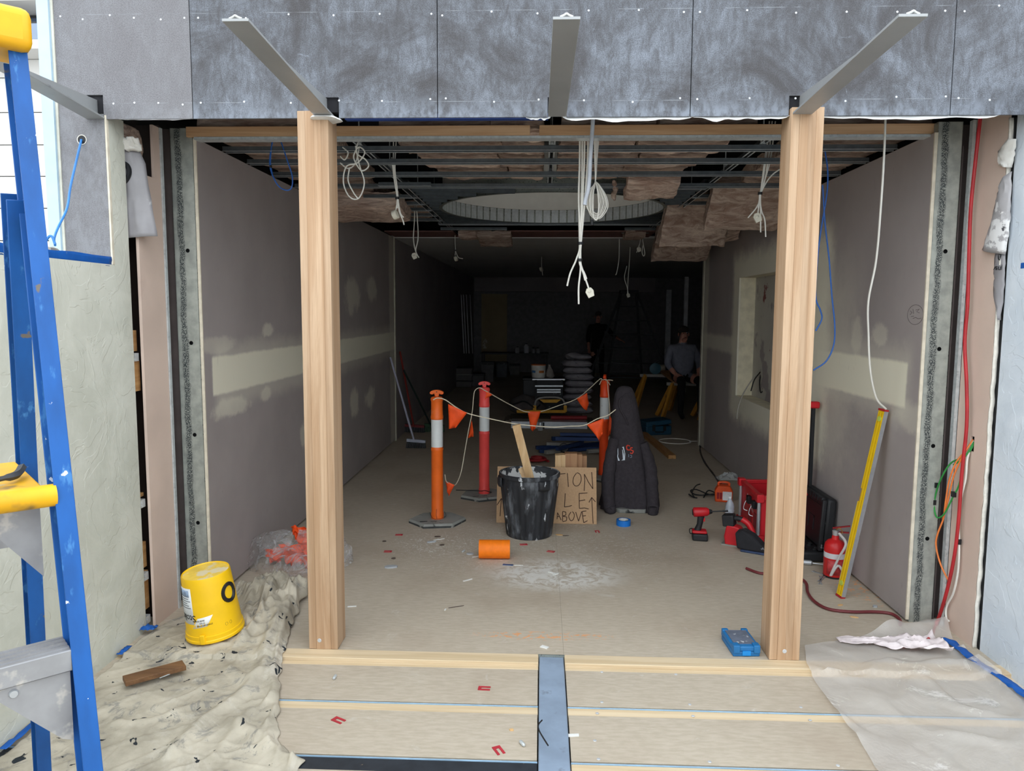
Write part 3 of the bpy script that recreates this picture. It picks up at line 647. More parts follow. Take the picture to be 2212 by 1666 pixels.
wires('cable_bundle', 'white cable bundle with a square cream plug hanging lowest in the opening', [
    [(1253, 265, Yc), (1252, 350, Yc), (1250, 430, Yc), (1253, 525, Yc), (1245, 560, Yc), (1232, 590, Yc), (1225, 618, Yc)],
    [(1258, 265, Yc), (1257, 400, Yc), (1254, 525, Yc), (1254, 580, Yc), (1250, 620, Yc), (1250, 657, Yc)],
    [(1263, 265, Yc), (1262, 350, Yc), (1257, 470, Yc), (1254, 525, Yc+.01), (1253, 565, Yc), (1260, 590, Yc), (1268, 612, Yc), (1273, 628, Yc)],
    [(1271, 265, Yc), (1269, 350, Yc), (1262, 450, Yc), (1255, 525, Yc-.01), (1254, 565, Yc), (1259, 585, Yc), (1264, 606, Yc)],
    [(1255, 265, Yc+.02), (1253, 300, Yc+.02), (1251, 460, Yc+.02), (1252, 525, Yc+.01), (1252, 568, Yc), (1262, 590, Yc), (1267, 603, Yc)]], .0052,
    plugs=[(1274, 632, Yc, 'sq', .028)], ties=[(1254, 526, Yc, .016), (1253, 562, Yc, .014)])
wires('conduit', 'pale grey conduit running down in front of the batten beside the coiled cables', [[(1284, 25, 4.06), (1282, 200, 4.06), (1281, 255, 4.06), (1276, 330, 4.06), (1272, 400, 4.08), (1265, 430, 4.1), (1263, 443, 4.1)]], .011, mat('pale_grey_conduit', (196, 202, 212), .5), n=10)
coil = []
for k in range(7):
    a_ = 5+2.3*((k*3) % 7); b_ = 6+3.2*((k*5) % 7); bt = 474-2.2*((k*2) % 7); dY = .012*(k-3)
    coil.append([(1283+2.3*k, 262, 4.34+dY), (1285+.8*k, 340, 4.34+dY), (1286, 392, 4.34+dY*.4), (1286-a_*.8, 415, 4.34+dY), (1286-a_, 442, 4.34+dY), (1284-a_*.4, bt-5, 4.34+dY), (1288+b_*.3, bt, 4.34+dY), (1287+b_, bt-22, 4.34+dY), (1287+b_*.9, 425, 4.34+dY), (1287+b_*.3, 400, 4.34+dY), (1286, 392, 4.34+dY*.4)])
wires('cable_coil', 'coil of thin white cables tied up and hanging below the batten', coil, .0036, ties=[(1286, 393, 4.345, .016), (1279, 478, 4.33, .009), (1279, 484, 4.33, .009)])
Y5 = 4.93
wires('cable_drop', 'white wires with a round white plug hanging from the grid', [
    [(850, 300, Y5), (850, 360, Y5), (854, 400, Y5), (858, 428, Y5), (858, 450, Y5)], [(856, 300, Y5), (853, 360, Y5), (857, 400, Y5), (860, 428, Y5), (862, 455, Y5), (870, 475, Y5), (873, 486, Y5)],
    [(846, 340, Y5), (852, 390, Y5), (859, 428, Y5), (865, 460, Y5), (872, 470, Y5)], [(851, 360, Y5), (853, 395, Y5), (858, 430, Y5), (855, 456, Y5)]], .0045, plugs=[(854, 464, Y5-.01, 'round', .030)], ties=[(858, 428, Y5, .013)])
wires('cable_drop', 'looped white wires with a small plug hanging in front of the rear ceiling', [[(896, 440, 7.2), (895, 480, 7.2), (893, 515, 7.2), (897, 540, 7.2), (901, 550, 7.2)], [(899, 440, 7.2), (902, 480, 7.2), (903, 515, 7.2), (898, 542, 7.2), (905, 557, 7.2)]], .0055, plugs=[(895, 553, 7.2, 'sq', .030)])
wires('cable_drop', 'single white wire with a cup-shaped socket dangling near the shaded pink board', [[(983, 508, 9.4), (983, 525, 9.4), (984, 540, 9.4), (983, 552, 9.4)], [(984, 542, 9.4), (990, 556, 9.4), (1000, 559, 9.4)]], .005, plugs=[(985, 559, 9.4, 'round', .032)], ties=[(984, 541, 9.4, .01)])
wires('cable_drop', 'white wires with a square plug hanging beside the large slumped batt', [
    [(1662, 262, 4.95), (1655, 340, 4.95), (1646, 400, 4.95), (1641, 420, 4.95), (1640, 440, 4.95), (1637, 460, 4.95)], [(1668, 262, 4.95), (1660, 340, 4.95), (1650, 400, 4.95), (1643, 420, 4.95), (1643, 450, 4.95), (1643, 502, 4.95)],
    [(1675, 262, 4.95), (1663, 350, 4.95), (1643, 420, 4.95), (1645, 455, 4.95), (1652, 475, 4.95), (1654, 512, 4.95)], [(1658, 300, 4.95), (1642, 420, 4.95), (1636, 445, 4.95), (1618, 468, 4.95), (1616, 470, 4.95)],
    [(1684, 366, 4.95), (1668, 378, 4.95), (1655, 395, 4.95), (1643, 420, 4.95), (1638, 450, 4.95)]], .0045, plugs=[(1636, 470, 4.94, 'sq', .030)], ties=[(1642, 418, 4.95, .015)])
wires('cable_drop', 'short white wires with a cream socket below the last slumped batt', [[(1385, 505, 9.2), (1383, 522, 9.2), (1378, 538, 9.2), (1375, 546, 9.2)], [(1387, 510, 9.2), (1391, 535, 9.2), (1393, 548, 9.2), (1390, 553, 9.2), (1387, 545, 9.2), (1389, 530, 9.2)]], .005, plugs=[(1380, 539, 9.2, 'sq', .03)])
wires('cable_drop', 'lone white wire hanging in the rear room left of the far step ladder', [[(1338, 510, 9.8), (1337, 560, 9.8), (1332, 590, 9.8), (1329, 594, 9.8)]], .006)
wires('cable_drop', 'white looped wire with a plug hanging in front of the far step ladder', [[(1361, 532, 11), (1360, 560, 11), (1357, 600, 11), (1356, 625, 11), (1355, 640, 11)], [(1354, 575, 11), (1349, 600, 11), (1355, 622, 11), (1357, 636, 11)]], .006, plugs=[(1357, 638, 11, 'sq', .03)])
wires('cable_drop', 'faint white wire with a plug hanging from the rear ceiling', [[(1170, 553, 13), (1170, 562, 13), (1170, 575, 13), (1172, 595, 13)]], .006, plugs=[(1169, 582, 13, 'round', .04)])
lo = [(775, 300, 4.45), (770, 330, 4.45), (790, 345, 4.45), (796, 360, 4.45), (780, 368, 4.45), (764, 340, 4.45), (775, 318, 4.45), (788, 330, 4.45), (772, 352, 4.45), (748, 360, 4.45), (742, 395, 4.45), (755, 425, 4.45), (775, 428, 4.45), (787, 395, 4.45), (776, 355, 4.45), (768, 315, 4.45)]
wires('cable_coil', 'loose tangle of white cable looped over the channels beside the timber post', [lo, [(740, 318, 4.5), (752, 330, 4.5), (745, 345, 4.5), (735, 338, 4.5)], [(755, 362, 4.45), (752, 390, 4.45), (763, 415, 4.45), (774, 430, 4.45)], [(735, 352, 4.5), (752, 364, 4.5), (768, 352, 4.5), (776, 320, 4.5)]], .0042)
wires('blue_cable', 'blue cable loop hanging from the ceiling over the cream-banded wall', [[(590, 300, 4.5), (583, 340, 4.5), (585, 368, 4.5), (600, 400, 4.5), (618, 411, 4.5), (630, 405, 4.5), (631, 380, 4.5), (620, 345, 4.5), (606, 303, 4.5)], [(588, 300, 4.5), (584, 350, 4.5), (588, 375, 4.5)]], .004, M_BC, ties=[(585, 360, 4.5, .007)])
wires('blue_cable', 'long blue cable drooping in a big loop beside the timber post', [
    [(1782, 325, 4.6), (1788, 370, 4.6), (1786, 420, 4.6), (1773, 500, 4.6), (1766, 560, 4.6), (1762, 640, 4.6), (1772, 670, 4.6), (1775, 690, 4.6), (1762, 715, 4.6)],
    [(1777, 400, 4.6), (1782, 480, 4.6), (1791, 560, 4.6), (1797, 640, 4.6), (1803, 700, 4.6), (1801, 745, 4.6), (1785, 780, 4.6), (1757, 800, 4.6)]], .0045, M_BC)
wires('hanging_cable', 'white cord hanging down to the top of the spirit level', [[(1913, 250, 3.95), (1910, 330, 3.95), (1904, 430, 4.0), (1893, 560, 4.1), (1876, 650, 4.15), (1876, 720, 4.2), (1880, 800, 4.25), (1893, 860, 4.3), (1914, 884, 4.33)]], .0055)
wires('niche_wire', 'grey wire trailing out of the plastered niche', [[(1646, 795, 7.6), (1625, 820, 7.45), (1606, 850, 7.35), (1595, 880, 7.3), (1592, 905, 7.3)]], .006, mat('grey_wire', (170, 166, 156), .5))
wires('niche_wire', 'black wires poking out of the back of the niche', [[(1646, 785, 7.66), (1645, 800, 7.62), (1630, 820, 7.5), (1622, 845, 7.5)], [(1645, 800, 7.62), (1641, 825, 7.55), (1643, 848, 7.5), (1650, 842, 7.5)]], .006, M_BLK)
# ================================================================ bollards and bunting
M_OR = mat('orange_plastic', (232, 104, 30), .45, 0, .10, 6, spot=((240, 150, 110), .68, .1, 5)); M_RD = mat('red_pink_plastic', (240, 82, 78), .45, 0, .08, 6); M_OD = mat('red_orange_plastic', (232, 74, 24), .45, 0, .08, 6)
M_REF = mat('white_reflective_band', (214, 218, 218), .35, 0, .05, 8, spot=((70, 70, 70), .70, .03, 22))
M_RUB = mat('grey_rubber_base', (142, 143, 138), .85, 0, .1, 10, spot=((52, 54, 54), .58, .08, 7)); M_RUBS = mat('dark_rubber_edge', (62, 64, 64), .85, 0, .2, 12, spot=((140, 140, 134), .55, .08, 14))
def bollard(px, py, H, m, label, rzz, flat=True):
    p = G(px, py); th = thing('bollard', label, 'bollard', (p.x, p.y, 0), rzz, 'bollards of the bunting barrier'); s = H/1.10
    R = .235*s; pl = [(R*math.cos(math.pi/3*k), R*.88*math.sin(math.pi/3*k)) for k in range(6)]
    b = part('base', MB().prism(pl, 0, .016*s), M_RUBS, th)
    pl2 = [(a*.965, c*.965) for a, c in pl]
    b2 = MB(); n = 6; b2.add([(a, c, .016*s) for a, c in pl]+[(a*.96, c*.96, .034*s) for a, c in pl], [(k, (k+1) % n, n+(k+1) % n, n+k) for k in range(n)]+[tuple(range(n, 2*n))])
    part('base_top', b2, M_RUB, th)
    if flat: part('base_slot', MB().box(-R*.62, -R*.36, -R*.42, -R*.34, .0335*s, .0345*s), M_BLK, th)
    r = .0485*s
    part('post', MB().lathe([(r*1.07, .034), (r*1.07, .075), (r, .09), (r*.99, .60*s), (r*1.05, .605*s), (r*1.05, .618*s), (r*.96, .625*s), (r*.96, .86*s), (r*1.05, .865*s), (r*1.07, .885*s), (r*1.0, .893*s), (r*.97, .95*s), (r*.97, 1.005*s), (r*1.05, 1.012*s), (r*1.06, 1.03*s), (r*.85, 1.042*s), (r*.35, 1.046*s), (r*.33, 1.062*s)], 28), m, th)
    part('reflective_band', MB().lathe([(r*.985, .632*s), (r*.985, .858*s)], 28), M_REF, th)
    arc = [(.057*s*math.cos(g), .026*s*math.sin(g)) for g in [math.pi*k/14 for k in range(15)]]
    tp = [(a, 1.074*s+b_) for a, b_ in arc]+[(-.05*s, 1.064*s), (-.035*s, 1.062*s), (-.02*s, 1.070*s), (-.016*s, 1.05*s), (.016*s, 1.05*s), (.02*s, 1.070*s), (.035*s, 1.062*s), (.05*s, 1.064*s)]
    hd = part('t_handle', MB().prism(tp, -.014*s, .014*s, 'xz'), m, th, M=rot('Z', -rzz if flat else 0), bevel=.003)
    part('handle_hole', MB().lathe([(.005*s, 0), (.005*s, .030*s)], 10).x(T(0, .015*s, 1.084*s) @ rot('X', 90)), M_BLK, hd)
    return th
Hb1 = W(945, 843, 5.865).z; Hb2 = W(1036, 824, 6.73).z; Hb3 = W(1301, 809, 7.62).z
bollard(945, 1128, Hb1, M_OR, 'orange bollard with white band on a grey rubber base', 10)
bollard(1046, 1073, Hb2, M_RD, 'pinkish red bollard with white band on a grey rubber base', 25)
bollard(1303, 1032, Hb3, M_OD, 'dark orange bollard standing behind the hooded jacket', 80, False)
bw = wires('thin_wire', 'thin black wire wound round the foot of the orange bollard', [[(928, 1107, 5.83), (935, 1120, 5.80), (950, 1121, 5.80), (963, 1115, 5.83), (960, 1105, 5.85)], [(944, 1121, 5.80), (942, 1112, 5.79), (943, 1100, 5.79)]], .0016, M_BLK)
wires('cable_tie', 'black strap round the foot of the pinkish red bollard', [[(985, 1059, 6.66), (1020, 1060, 6.64), (1040, 1061, 6.64), (1047, 1060, 6.66), (1062, 1064, 6.66)]], .004, M_BLK)
M_FLAG = mat('orange_flag_fabric', (246, 84, 26), .6, 0, .12, 12); M_ROPE = mat('cream_rope', (224, 214, 190), .8)
bn = thing('bunting', 'white cord bunting with orange triangular flags strung between the bollards', 'bunting', (0, 6.4, .2)); B0 = V((0, 6.4, .2))
for l in ([(936, 864, 5.80), (945, 860, 5.79), (962, 864, 5.80), (985, 880, 5.85), (1010, 893, 5.88), (1050, 903, 5.92), (1108, 915, 5.97), (1150, 920, 6.0), (1195, 923, 6.02), (1230, 921, 6.04), (1262, 919, 6.05), (1290, 905, 6.07), (1312, 898, 6.08), (1330, 885, 6.10)],
          [(961, 1026, 5.93), (964, 1040, 5.98), (975, 1047, 6.05), (985, 1046, 6.15), (996, 1020, 6.3), (1005, 970, 6.4), (1012, 930, 6.5), (1020, 890, 6.6), (1023, 858, 6.66), (1026, 844, 6.68), (1036, 838, 6.67), (1048, 844, 6.68), (1062, 852, 6.75), (1090, 868, 6.85), (1125, 886, 7.0), (1140, 890, 7.05), (1166, 890, 7.15), (1205, 877, 7.3), (1245, 862, 7.4), (1275, 838, 7.5), (1296, 819, 7.55), (1302, 821, 7.55), (1311, 822, 7.57), (1314, 850, 7.57), (1317, 880, 7.57), (1317, 920, 7.56), (1315, 950, 7.55)],
          [(1308, 822, 7.55), (1315, 821, 7.53), (1324, 822, 7.52)], [(1299, 822, 7.55), (1295, 831, 7.53)], [(1312, 823, 7.55), (1318, 832, 7.53)]):
    part('cord', MB().tube(cat([W(*q) for q in l], 5), .0042, 6).off(B0), M_ROPE, bn)
def flag(P, Y0, Y1):
    """P: px polygon, first two points on the cord"""
    ps = [W(x, y, lerp(Y0, Y1, (i/(len(P)-1)))) for i, (x, y) in enumerate(P)]; a, b = ps[0], ps[1]; rest = ps[2:]
    bot = [poly_at(rest[::-1] if len(rest) > 1 else rest*2, t/6) for t in range(7)]
    def f(u, v):
        t = a.lerp(b, u); q = poly_at(bot, u); c = t.lerp(q, v); return c+V((0, .018*math.sin(u*5+v*4)*v, 0))
    part('flag', MB().grid(f, 6, 6).off(B0), M_FLAG, bn, solid=.001, recalc=False)
flag([(968, 873), (1009, 892), (984, 925), (970, 926)], 5.84, 5.88); flag([(1046, 842), (1064, 853), (1050, 862), (1047, 866)], 6.7, 6.72)
flag([(1140, 889), (1168, 889), (1156, 927), (1151, 933), (1146, 925)], 7.06, 7.1); flag([(1246, 862), (1268, 849), (1272, 872), (1268, 888), (1262, 884), (1252, 872)], 7.38, 7.42)
flag([(1268, 918), (1304, 904), (1302, 938), (1294, 953), (1291, 946)], 6.05, 6.07); flag([(1317, 898), (1326, 913), (1318, 940), (1312, 945)], 7.5, 7.5)
flag([(1019, 908), (1023, 935), (1022, 944), (1011, 946)], 6.5, 6.55); flag([(962, 1039), (982, 1048), (969, 1073), (966, 1060)], 6.0, 6.02)
# ================================================================ black bin
bc = G(1142, 1168); bc = V((bc.x, bc.y+.17, 0)); HB = W(1143, 1019, bc.y).z
M_BIN = mat('plaster_smeared_black_plastic', (38, 40, 44), .5, 0, .25, 8, spot=[((112, 116, 122), .5, .22, 9, 1), ((190, 194, 198), .64, .03, 13, 1), ((206, 210, 212), .69, .02, 12)], stretch=(1, 1, .35))
bi = thing('rubbish_bin', 'ribbed black plastic bin with dried plaster smears holding timber sticks', 'bin', bc)
rb, rt_ = .178, .222
ribs = lambda g, z: 1+(.024*max(-.6, min(.6, 1.6*math.sin(26*g))) if .03 < z < HB-.09 else 0)
part('shell', MB().lathe([(rb*.97, 0), (rb, .012)]+[(lerp(rb, rt_, t/10), lerp(.035, HB-.095, t/10)) for t in range(11)]+[(rt_, HB-.085), (rt_*1.005, HB-.03), (rt_*1.06, HB-.028), (rt_*1.06, HB-.004), (rt_*1.04, HB), (rt_*.985, HB), (rt_*.965, HB-.03), (rb*.97, .06), (.01, .05)], 156, fn=ribs, cap=(True, True)), M_BIN, bi)
M_PL = mat('dried_plaster_lining', (60, 62, 66), .7, 0, .2, 8, spot=((224, 226, 226), .50, .03, 6))
part('plaster_lining', MB().lathe([(rt_*.955, HB-.006), (lerp(rb, rt_, .2)*.945, .16)], 60, cap=(False, False)), M_PL, bi, solid=.002)
part('plaster_rim', MB().lathe([(rt_*1.02, HB), (rt_*1.0, HB+.002), (rt_*.985, HB)], 60, cap=(False, False), fn=lambda g, z: 1+.004*math.sin(9*g)), mat('rim_plaster', (150, 154, 156), .8, 0, .3, 20, spot=((50, 52, 56), .5, .05, 9)), bi)
for a in (195, 300):
    g = math.radians(a); ps = []
    def f(u, v, g=g):
        an = g+(u-.5)*.42; r = rt_*(1.055 if v < .9 else 1.03)+.014*math.sin(math.pi*u)**.3*(1 if v > .1 else .4); return V((r*math.cos(an), r*math.sin(an), HB-.025-v*.075))
    part('handle', MB().grid(f, 10, 4), M_BIN, bi, solid=.005)
for nm, (x0, y0, Y0), (x1, y1, Y1), w, lb in (('timber_stick', (1152, 1060, bc.y-.02), (1115, 918, bc.y-.10), .062, 'long pale timber stick leaning in the black bin'), ('timber_stick', (1150, 1060, bc.y-.06), (1128, 1010, bc.y+.02), .066, 'short broken timber stick inside the black bin')):
    p, q = W(x0, y0, Y0), W(x1, y1, Y1); p = V((p.x, p.y, .25)) if False else p-(q-p).normalized()*.05
    solo(nm, MB().bar(p, q, w, .018, (0, -1, .2)), M_PINEZ, lb, 'timber', base=p, bevel=.0015)
# ================================================================ sign board
a, b = G(1072, 1130), G(1289, 1133); sy = (a.y+b.y)/2; wS = b.x-a.x
topz = W(1284, 1011, sy+.14).z; LS = math.hypot(topz, .14)
sg_ = thing('sign_board', 'particle board sign with hand-drawn letters leaning behind the black bin', 'sign', M=T((a.x+b.x)/2, sy, 0.002) @ rot('X', 90-math.degrees(math.atan2(.14, topz)) - 90))
M_PB = mat('particle_board', (186, 152, 116), .75, 0, .06, 60, spot=((198, 168, 134), .6, .2, 90)); M_INK = mat('brown_marker', (62, 36, 20), .7)
part('board', MB().box(-wS/2, wS/2, 0, .016, 0, LS), M_PB, sg_, bevel=.001)
def sp(px, py): q = W(px, py, sy+.07); return V(((q.x-(a.x+b.x)/2), -.001, q.z/topz*LS))
strokes = {'letter_t': [[(1208, 1028), (1222, 1027)]], 'letter_i': [[(1226, 1026), (1228, 1054)]], 'letter_o': [[(1246, 1026), (1240, 1034), (1238, 1045), (1243, 1052), (1251, 1050), (1256, 1040), (1254, 1029), (1247, 1025)]], 'letter_n': [[(1262, 1062), (1264, 1040), (1263, 1028), (1272, 1045), (1281, 1058), (1280, 1040), (1279, 1024)]],
    'letter_l': [[(1221, 1067), (1220, 1082), (1219, 1094), (1228, 1093), (1235, 1091)]], 'letter_e': [[(1269, 1066), (1251, 1067), (1251, 1082), (1251, 1097), (1262, 1096), (1271, 1098)], [(1251, 1082), (1264, 1080)]],
    'letter_a': [[(1203, 1118), (1204, 1105), (1212, 1120)], [(1204, 1113), (1209, 1113)]], 'letter_b': [[(1215, 1103), (1215, 1122)], [(1215, 1103), (1222, 1104), (1222, 1110), (1215, 1112), (1224, 1114), (1223, 1121), (1215, 1123)]], 'letter_o.001': [[(1233, 1104), (1228, 1112), (1232, 1121), (1238, 1118), (1240, 1109), (1236, 1103)]], 'letter_v': [[(1243, 1104), (1249, 1122), (1256, 1103)]], 'letter_e.001': [[(1266, 1102), (1257, 1103), (1258, 1113), (1260, 1125), (1268, 1121)], [(1258, 1112), (1265, 1111)]],
    'arrow': [[(1280, 1127), (1279, 1100), (1278, 1076)], [(1272, 1085), (1278, 1075), (1286, 1084)]], 'arrow.001': [[(1081, 1112), (1082, 1095), (1083, 1078)], [(1074, 1090), (1083, 1077), (1092, 1086)]]}
for nm, ls in strokes.items():
    mb = MB()
    for l in ls:
        q = [sp(*p) for p in l]; q = cat(q, 3) if '_o' in nm else q
        for u, v in zip(q, q[1:]): mb.bar(u, v, .0062, .0016, (0, -1, 0))
    part(nm.split('.')[0], mb, M_INK, sg_)
for k, (x0, x1, yt, d, m) in enumerate(((1199, 1212, 984, .18, 0), (1208, 1222, 983, .19, 0), (1220, 1247, 980, .20, 1), (1244, 1258, 982, .23, 1), (1256, 1268, 985, .26, 1))):
    p, q = W(x0, 1010, sy+d), W(x1, 1010, sy+d); zt = W(x0, yt, sy+d).z
    solo('timber_offcut', MB().box(p.x, q.x-.002, sy+d, sy+d+.09, 0, zt), M_PINEZ if m == 0 else timber('reddish_offcut', (176, 136, 100), (148, 106, 74), 1, 2, .08), 'pale upright timber offcut in the bundle behind the sign' if m == 0 else 'reddish upright timber offcut in the bundle behind the sign', 'timber', 'timber offcuts behind the sign', bevel=.002)
# ================================================================ hooded jacket on a bollard
hc_ = G(1364, 1096); hY = hc_.y+.02
lv = [(834, 1345, 1355), (835.5, 1339, 1361), (839, 1334, 1366), (850, 1329, 1371), (870, 1325, 1376), (895, 1321, 1381), (920, 1320, 1385), (950, 1318, 1391), (985, 1315, 1398), (1020, 1309, 1405), (1050, 1303, 1411), (1080, 1297, 1416), (1096, 1294, 1417), (1101, 1296, 1414)]
M_HOOD = mat('charcoal_fleece', (62, 58, 62), .95, 0, .12, 40, bump=.25, bscale=300, spec=.15)
def hood_r(py):
    for (y0, l0, r0_), (y1, l1, r1_) in zip(lv, lv[1:]):
        if y0 <= py <= y1: t = (py-y0)/(y1-y0); break
    else: t, (y0, l0, r0_), (y1, l1, r1_) = 1, lv[-2], lv[-1]
    return lerp(l0, l1, t), lerp(r0_, r1_, t)
def hood_pt(ang, py, off=0):
    l, r = hood_r(py); A, Bp = W(l, py, hY), W(r, py, hY); c = (A+Bp)/2; hw = (Bp.x-A.x)/2
    s = max(0, (py-900)/200); fold = 1+s*(.12*math.sin(5*ang+1.3+.6*N3((ang, py*.01, 0)))+.05*math.sin(11*ang+py*.012)+.05*N3((math.cos(ang)*3, math.sin(ang)*3, py*.02)))+.05*N3((math.cos(ang)*2, math.sin(ang)*2, py*.015))
    return V((c.x+(hw*fold+off)*math.cos(ang), c.y+(hw*.82*fold+off)*math.sin(ang), c.z))
hj = thing('hooded_jacket', 'charcoal hooded jacket draped over a short bollard', 'jacket', (hc_.x, hY, 0)); H0 = V((hc_.x, hY, 0))
ny = 44; ysx = [lerp(834, 1101, (k/ny)**1.25) for k in range(ny+1)]
body = MB(); na = 64
for y in ysx:
    for k in range(na): body.v.append(hood_pt(2*math.pi*k/na, y))
body.f = [(j*na+k, j*na+(k+1) % na, (j+1)*na+(k+1) % na, (j+1)*na+k) for j in range(ny) for k in range(na)]+[tuple(range(na))]; body.m = [0]*len(body.f)
part('body', body.off(H0), M_HOOD, hj, sharp=80)
def front(px, py, off=0):
    l, r = hood_r(py); t = max(-.98, min(.98, (px-(l+r)/2)/((r-l)/2))); return hood_pt(-math.acos(t), py, off)
part('hood_edge', MB().tube(cat([front(*q, .002) for q in ((1343, 856), (1338, 862), (1336, 872), (1340, 885), (1348, 900), (1354, 915))], 6), [.004]+[.010]*29+[.003], 8).tube(cat([front(*q, .001) for q in ((1343, 856), (1352, 850), (1360, 858), (1364, 880))], 6), [.003]+[.008]*17+[.003], 8).off(H0), M_HOOD, hj, sharp=80)
for pts, rr in (([(1326, 945), (1322, 990), (1319, 1040), (1322, 1085), (1325, 1106)], (.045, .055, .058, .05, .04)), ([(1388, 955), (1397, 1000), (1400, 1045), (1390, 1085), (1385, 1108)], (.045, .058, .06, .052, .042))):
    P = [front(x, min(y, 1100), -.005+.02*i_) for i_, (x, y) in enumerate(pts)]; P[-1].z = .055; C_ = cat(P, 6); n = len(C_)
    rad = [poly_at([V((r, 0, 0)) for r in rr], i/(n-1)).x*(1+.06*math.sin(i*1.9)) for i in range(n)]
    sl = part('sleeve', MB().tube(C_, rad, 14).off(H0), M_HOOD, hj, sharp=80)
    e = P[-1]; part('cuff', MB().lathe([(.034, -.045), (.037, -.03), (.036, .015)], 28, e, fn=lambda g, z: 1+.03*math.sin(14*g)).off(H0), M_HOOD, sl)
hem = MB().tube([hood_pt(2*math.pi*k/60, 1100, .004) for k in range(61)], .012, 8); part('hem', hem.off(H0), M_HOOD, hj, sharp=80)
def decal(name, poly, m, off=.004, parent=hj):
    n = len(poly); A_ = [front(x, y, off) for x, y in poly]; Bk = [front(x, y, off-.0035) for x, y in poly]
    return part(name, MB().add(A_+Bk, [tuple(range(n)), tuple(range(2*n-1, n-1, -1))]+[(k, (k+1) % n, n+(k+1) % n, n+k) for k in range(n)]).off(H0), m, parent)
M_TAGW = mat('white_print', (206, 216, 226), .6, 0, .03)
decal('printed_badge', [(1331, 965), (1344, 960), (1347, 975), (1346, 988), (1333, 990), (1331, 980)], M_TAGW)
decal('badge_gap', [(1333, 965), (1342, 962), (1345, 972), (1345, 980), (1342, 966)], M_BLK, .006)
M_RLOGO = mat('red_print', (222, 70, 48), .6)
for cc in ([(1357, 958), (1352, 957), (1350, 961), (1352, 966), (1357, 966)], [(1362, 961), (1358, 962), (1359, 966), (1363, 968), (1361, 973), (1357, 972)]):
    part('red_logo', MB().tube(cat([front(x, y, .005) for x, y in cc], 4), .0052, 6).off(H0), M_RLOGO, hj)
part('grey_logo', MB().tube([front(*q, .004) for q in ((1354, 975), (1354, 981))], .003, 5).tube([front(*q, .004) for q in ((1357, 977), (1360, 977), (1360, 981), (1357, 982))], .0025, 5).off(H0), mat('grey_print', (130, 146, 168), .6), hj)
hb = thing('bollard', 'bollard under the hooded jacket, only its grey base showing', 'bollard', (W(1352, 1090, hY).x+.03, hY-.06, 0))
part('base', MB().prism([(.215*math.cos(math.pi/3*k), .19*math.sin(math.pi/3*k)) for k in range(6)], 0, .034), M_RUB, hb, bevel=.006)
part('post', MB().lathe([(.05, .034), (.045, .85), (.02, .87)], 20, (0, .06, 0)), M_OR, hb)
# ================================================================ small things on the floor
rl = G(1348, 1138); rl.y += .045
tp = thing('tape_roll', 'roll of blue masking tape lying flat in front of the jacket', 'tape roll', rl)
part('tape', MB().lathe([(.04, 0), (.0575, 0), (.0575, .046), (.04, .046), (.04, 0)], 36, cap=(False, False)), mat('blue_tape_roll', (24, 116, 206), .5), tp)
part('core', MB().lathe([(.037, .002), (.0398, .002), (.0398, .0465), (.037, .0465), (.037, .002)], 36, cap=(False, False)), mat('card_core', (214, 214, 208), .8), tp)
p = G(1067, 1212)
og = thing('flagging_roll', 'roll of orange string line lying on its side in front of the bin', 'roll', (p.x, p.y+.055, .066), 2)
part('windings', MB().lathe([(.03, -.108)]+[(.064+.0015*(k % 2), lerp(-.108, .108, k/48)) for k in range(49)]+[(.03, .108)], 32, cap=(True, True)).x(rot('Y', 90)), mat('bright_orange_line', (250, 126, 12), .6, 0, .06, 30), og, sharp=60)
M_SHIM = mat('red_plastic_shim', (178, 52, 62), .5)
U = [(-.028, -.017), (.028, -.017), (.028, .017), (-.028, .017), (-.028, .007), (.014, .007), (.014, -.007), (-.028, -.007)]
shm = MB().prism(U, 0, .003).me('red_shim', M_SHIM)
labs = {0: 'red U-shaped plastic shim on the front floor sheets', 1: 'red U-shaped plastic shim on the floor inside the opening'}
for x, y, r, k in ((731, 1557, 150, 0), (1046, 1488, 178, 0), (1077, 1622, 118, 0), (862, 1156, 5, 1), (838, 1192, 3, 1), (1131, 1177, 10, 1), (1190, 1192, -20, 1), (1290, 1149, 95, 1)):
    p = G(x, y, ZS if k == 0 else 0)
    o = link('red_shim', shm, None, T(p.x, p.y, p.z+.0004) @ rot('Z', r)); tag(o, labs[k], 'shim', 'red plastic shims on the floor')
M_BIT = {'w': mat('white_scrap', (224, 224, 220), .8), 'b': mat('blue_scrap', (60, 86, 128), .6), 'o': mat('timber_chip', (216, 176, 124), .8), 'g': mat('grey_scrap', (168, 172, 176), .7), 'd': mat('dark_scrap', (96, 84, 76), .8)}
names = {'w': ('plaster_scrap', 'white offcut scrap lying on the floor'), 'b': ('blue_clip', 'small blue plastic clip in front of the bin'), 'o': ('timber_chip', 'small pale timber chip on the floor'), 'g': ('plastic_scrap', 'crumpled grey plastic scrap on the floor'), 'd': ('dark_chip', 'small dark chip of debris on the floor')}
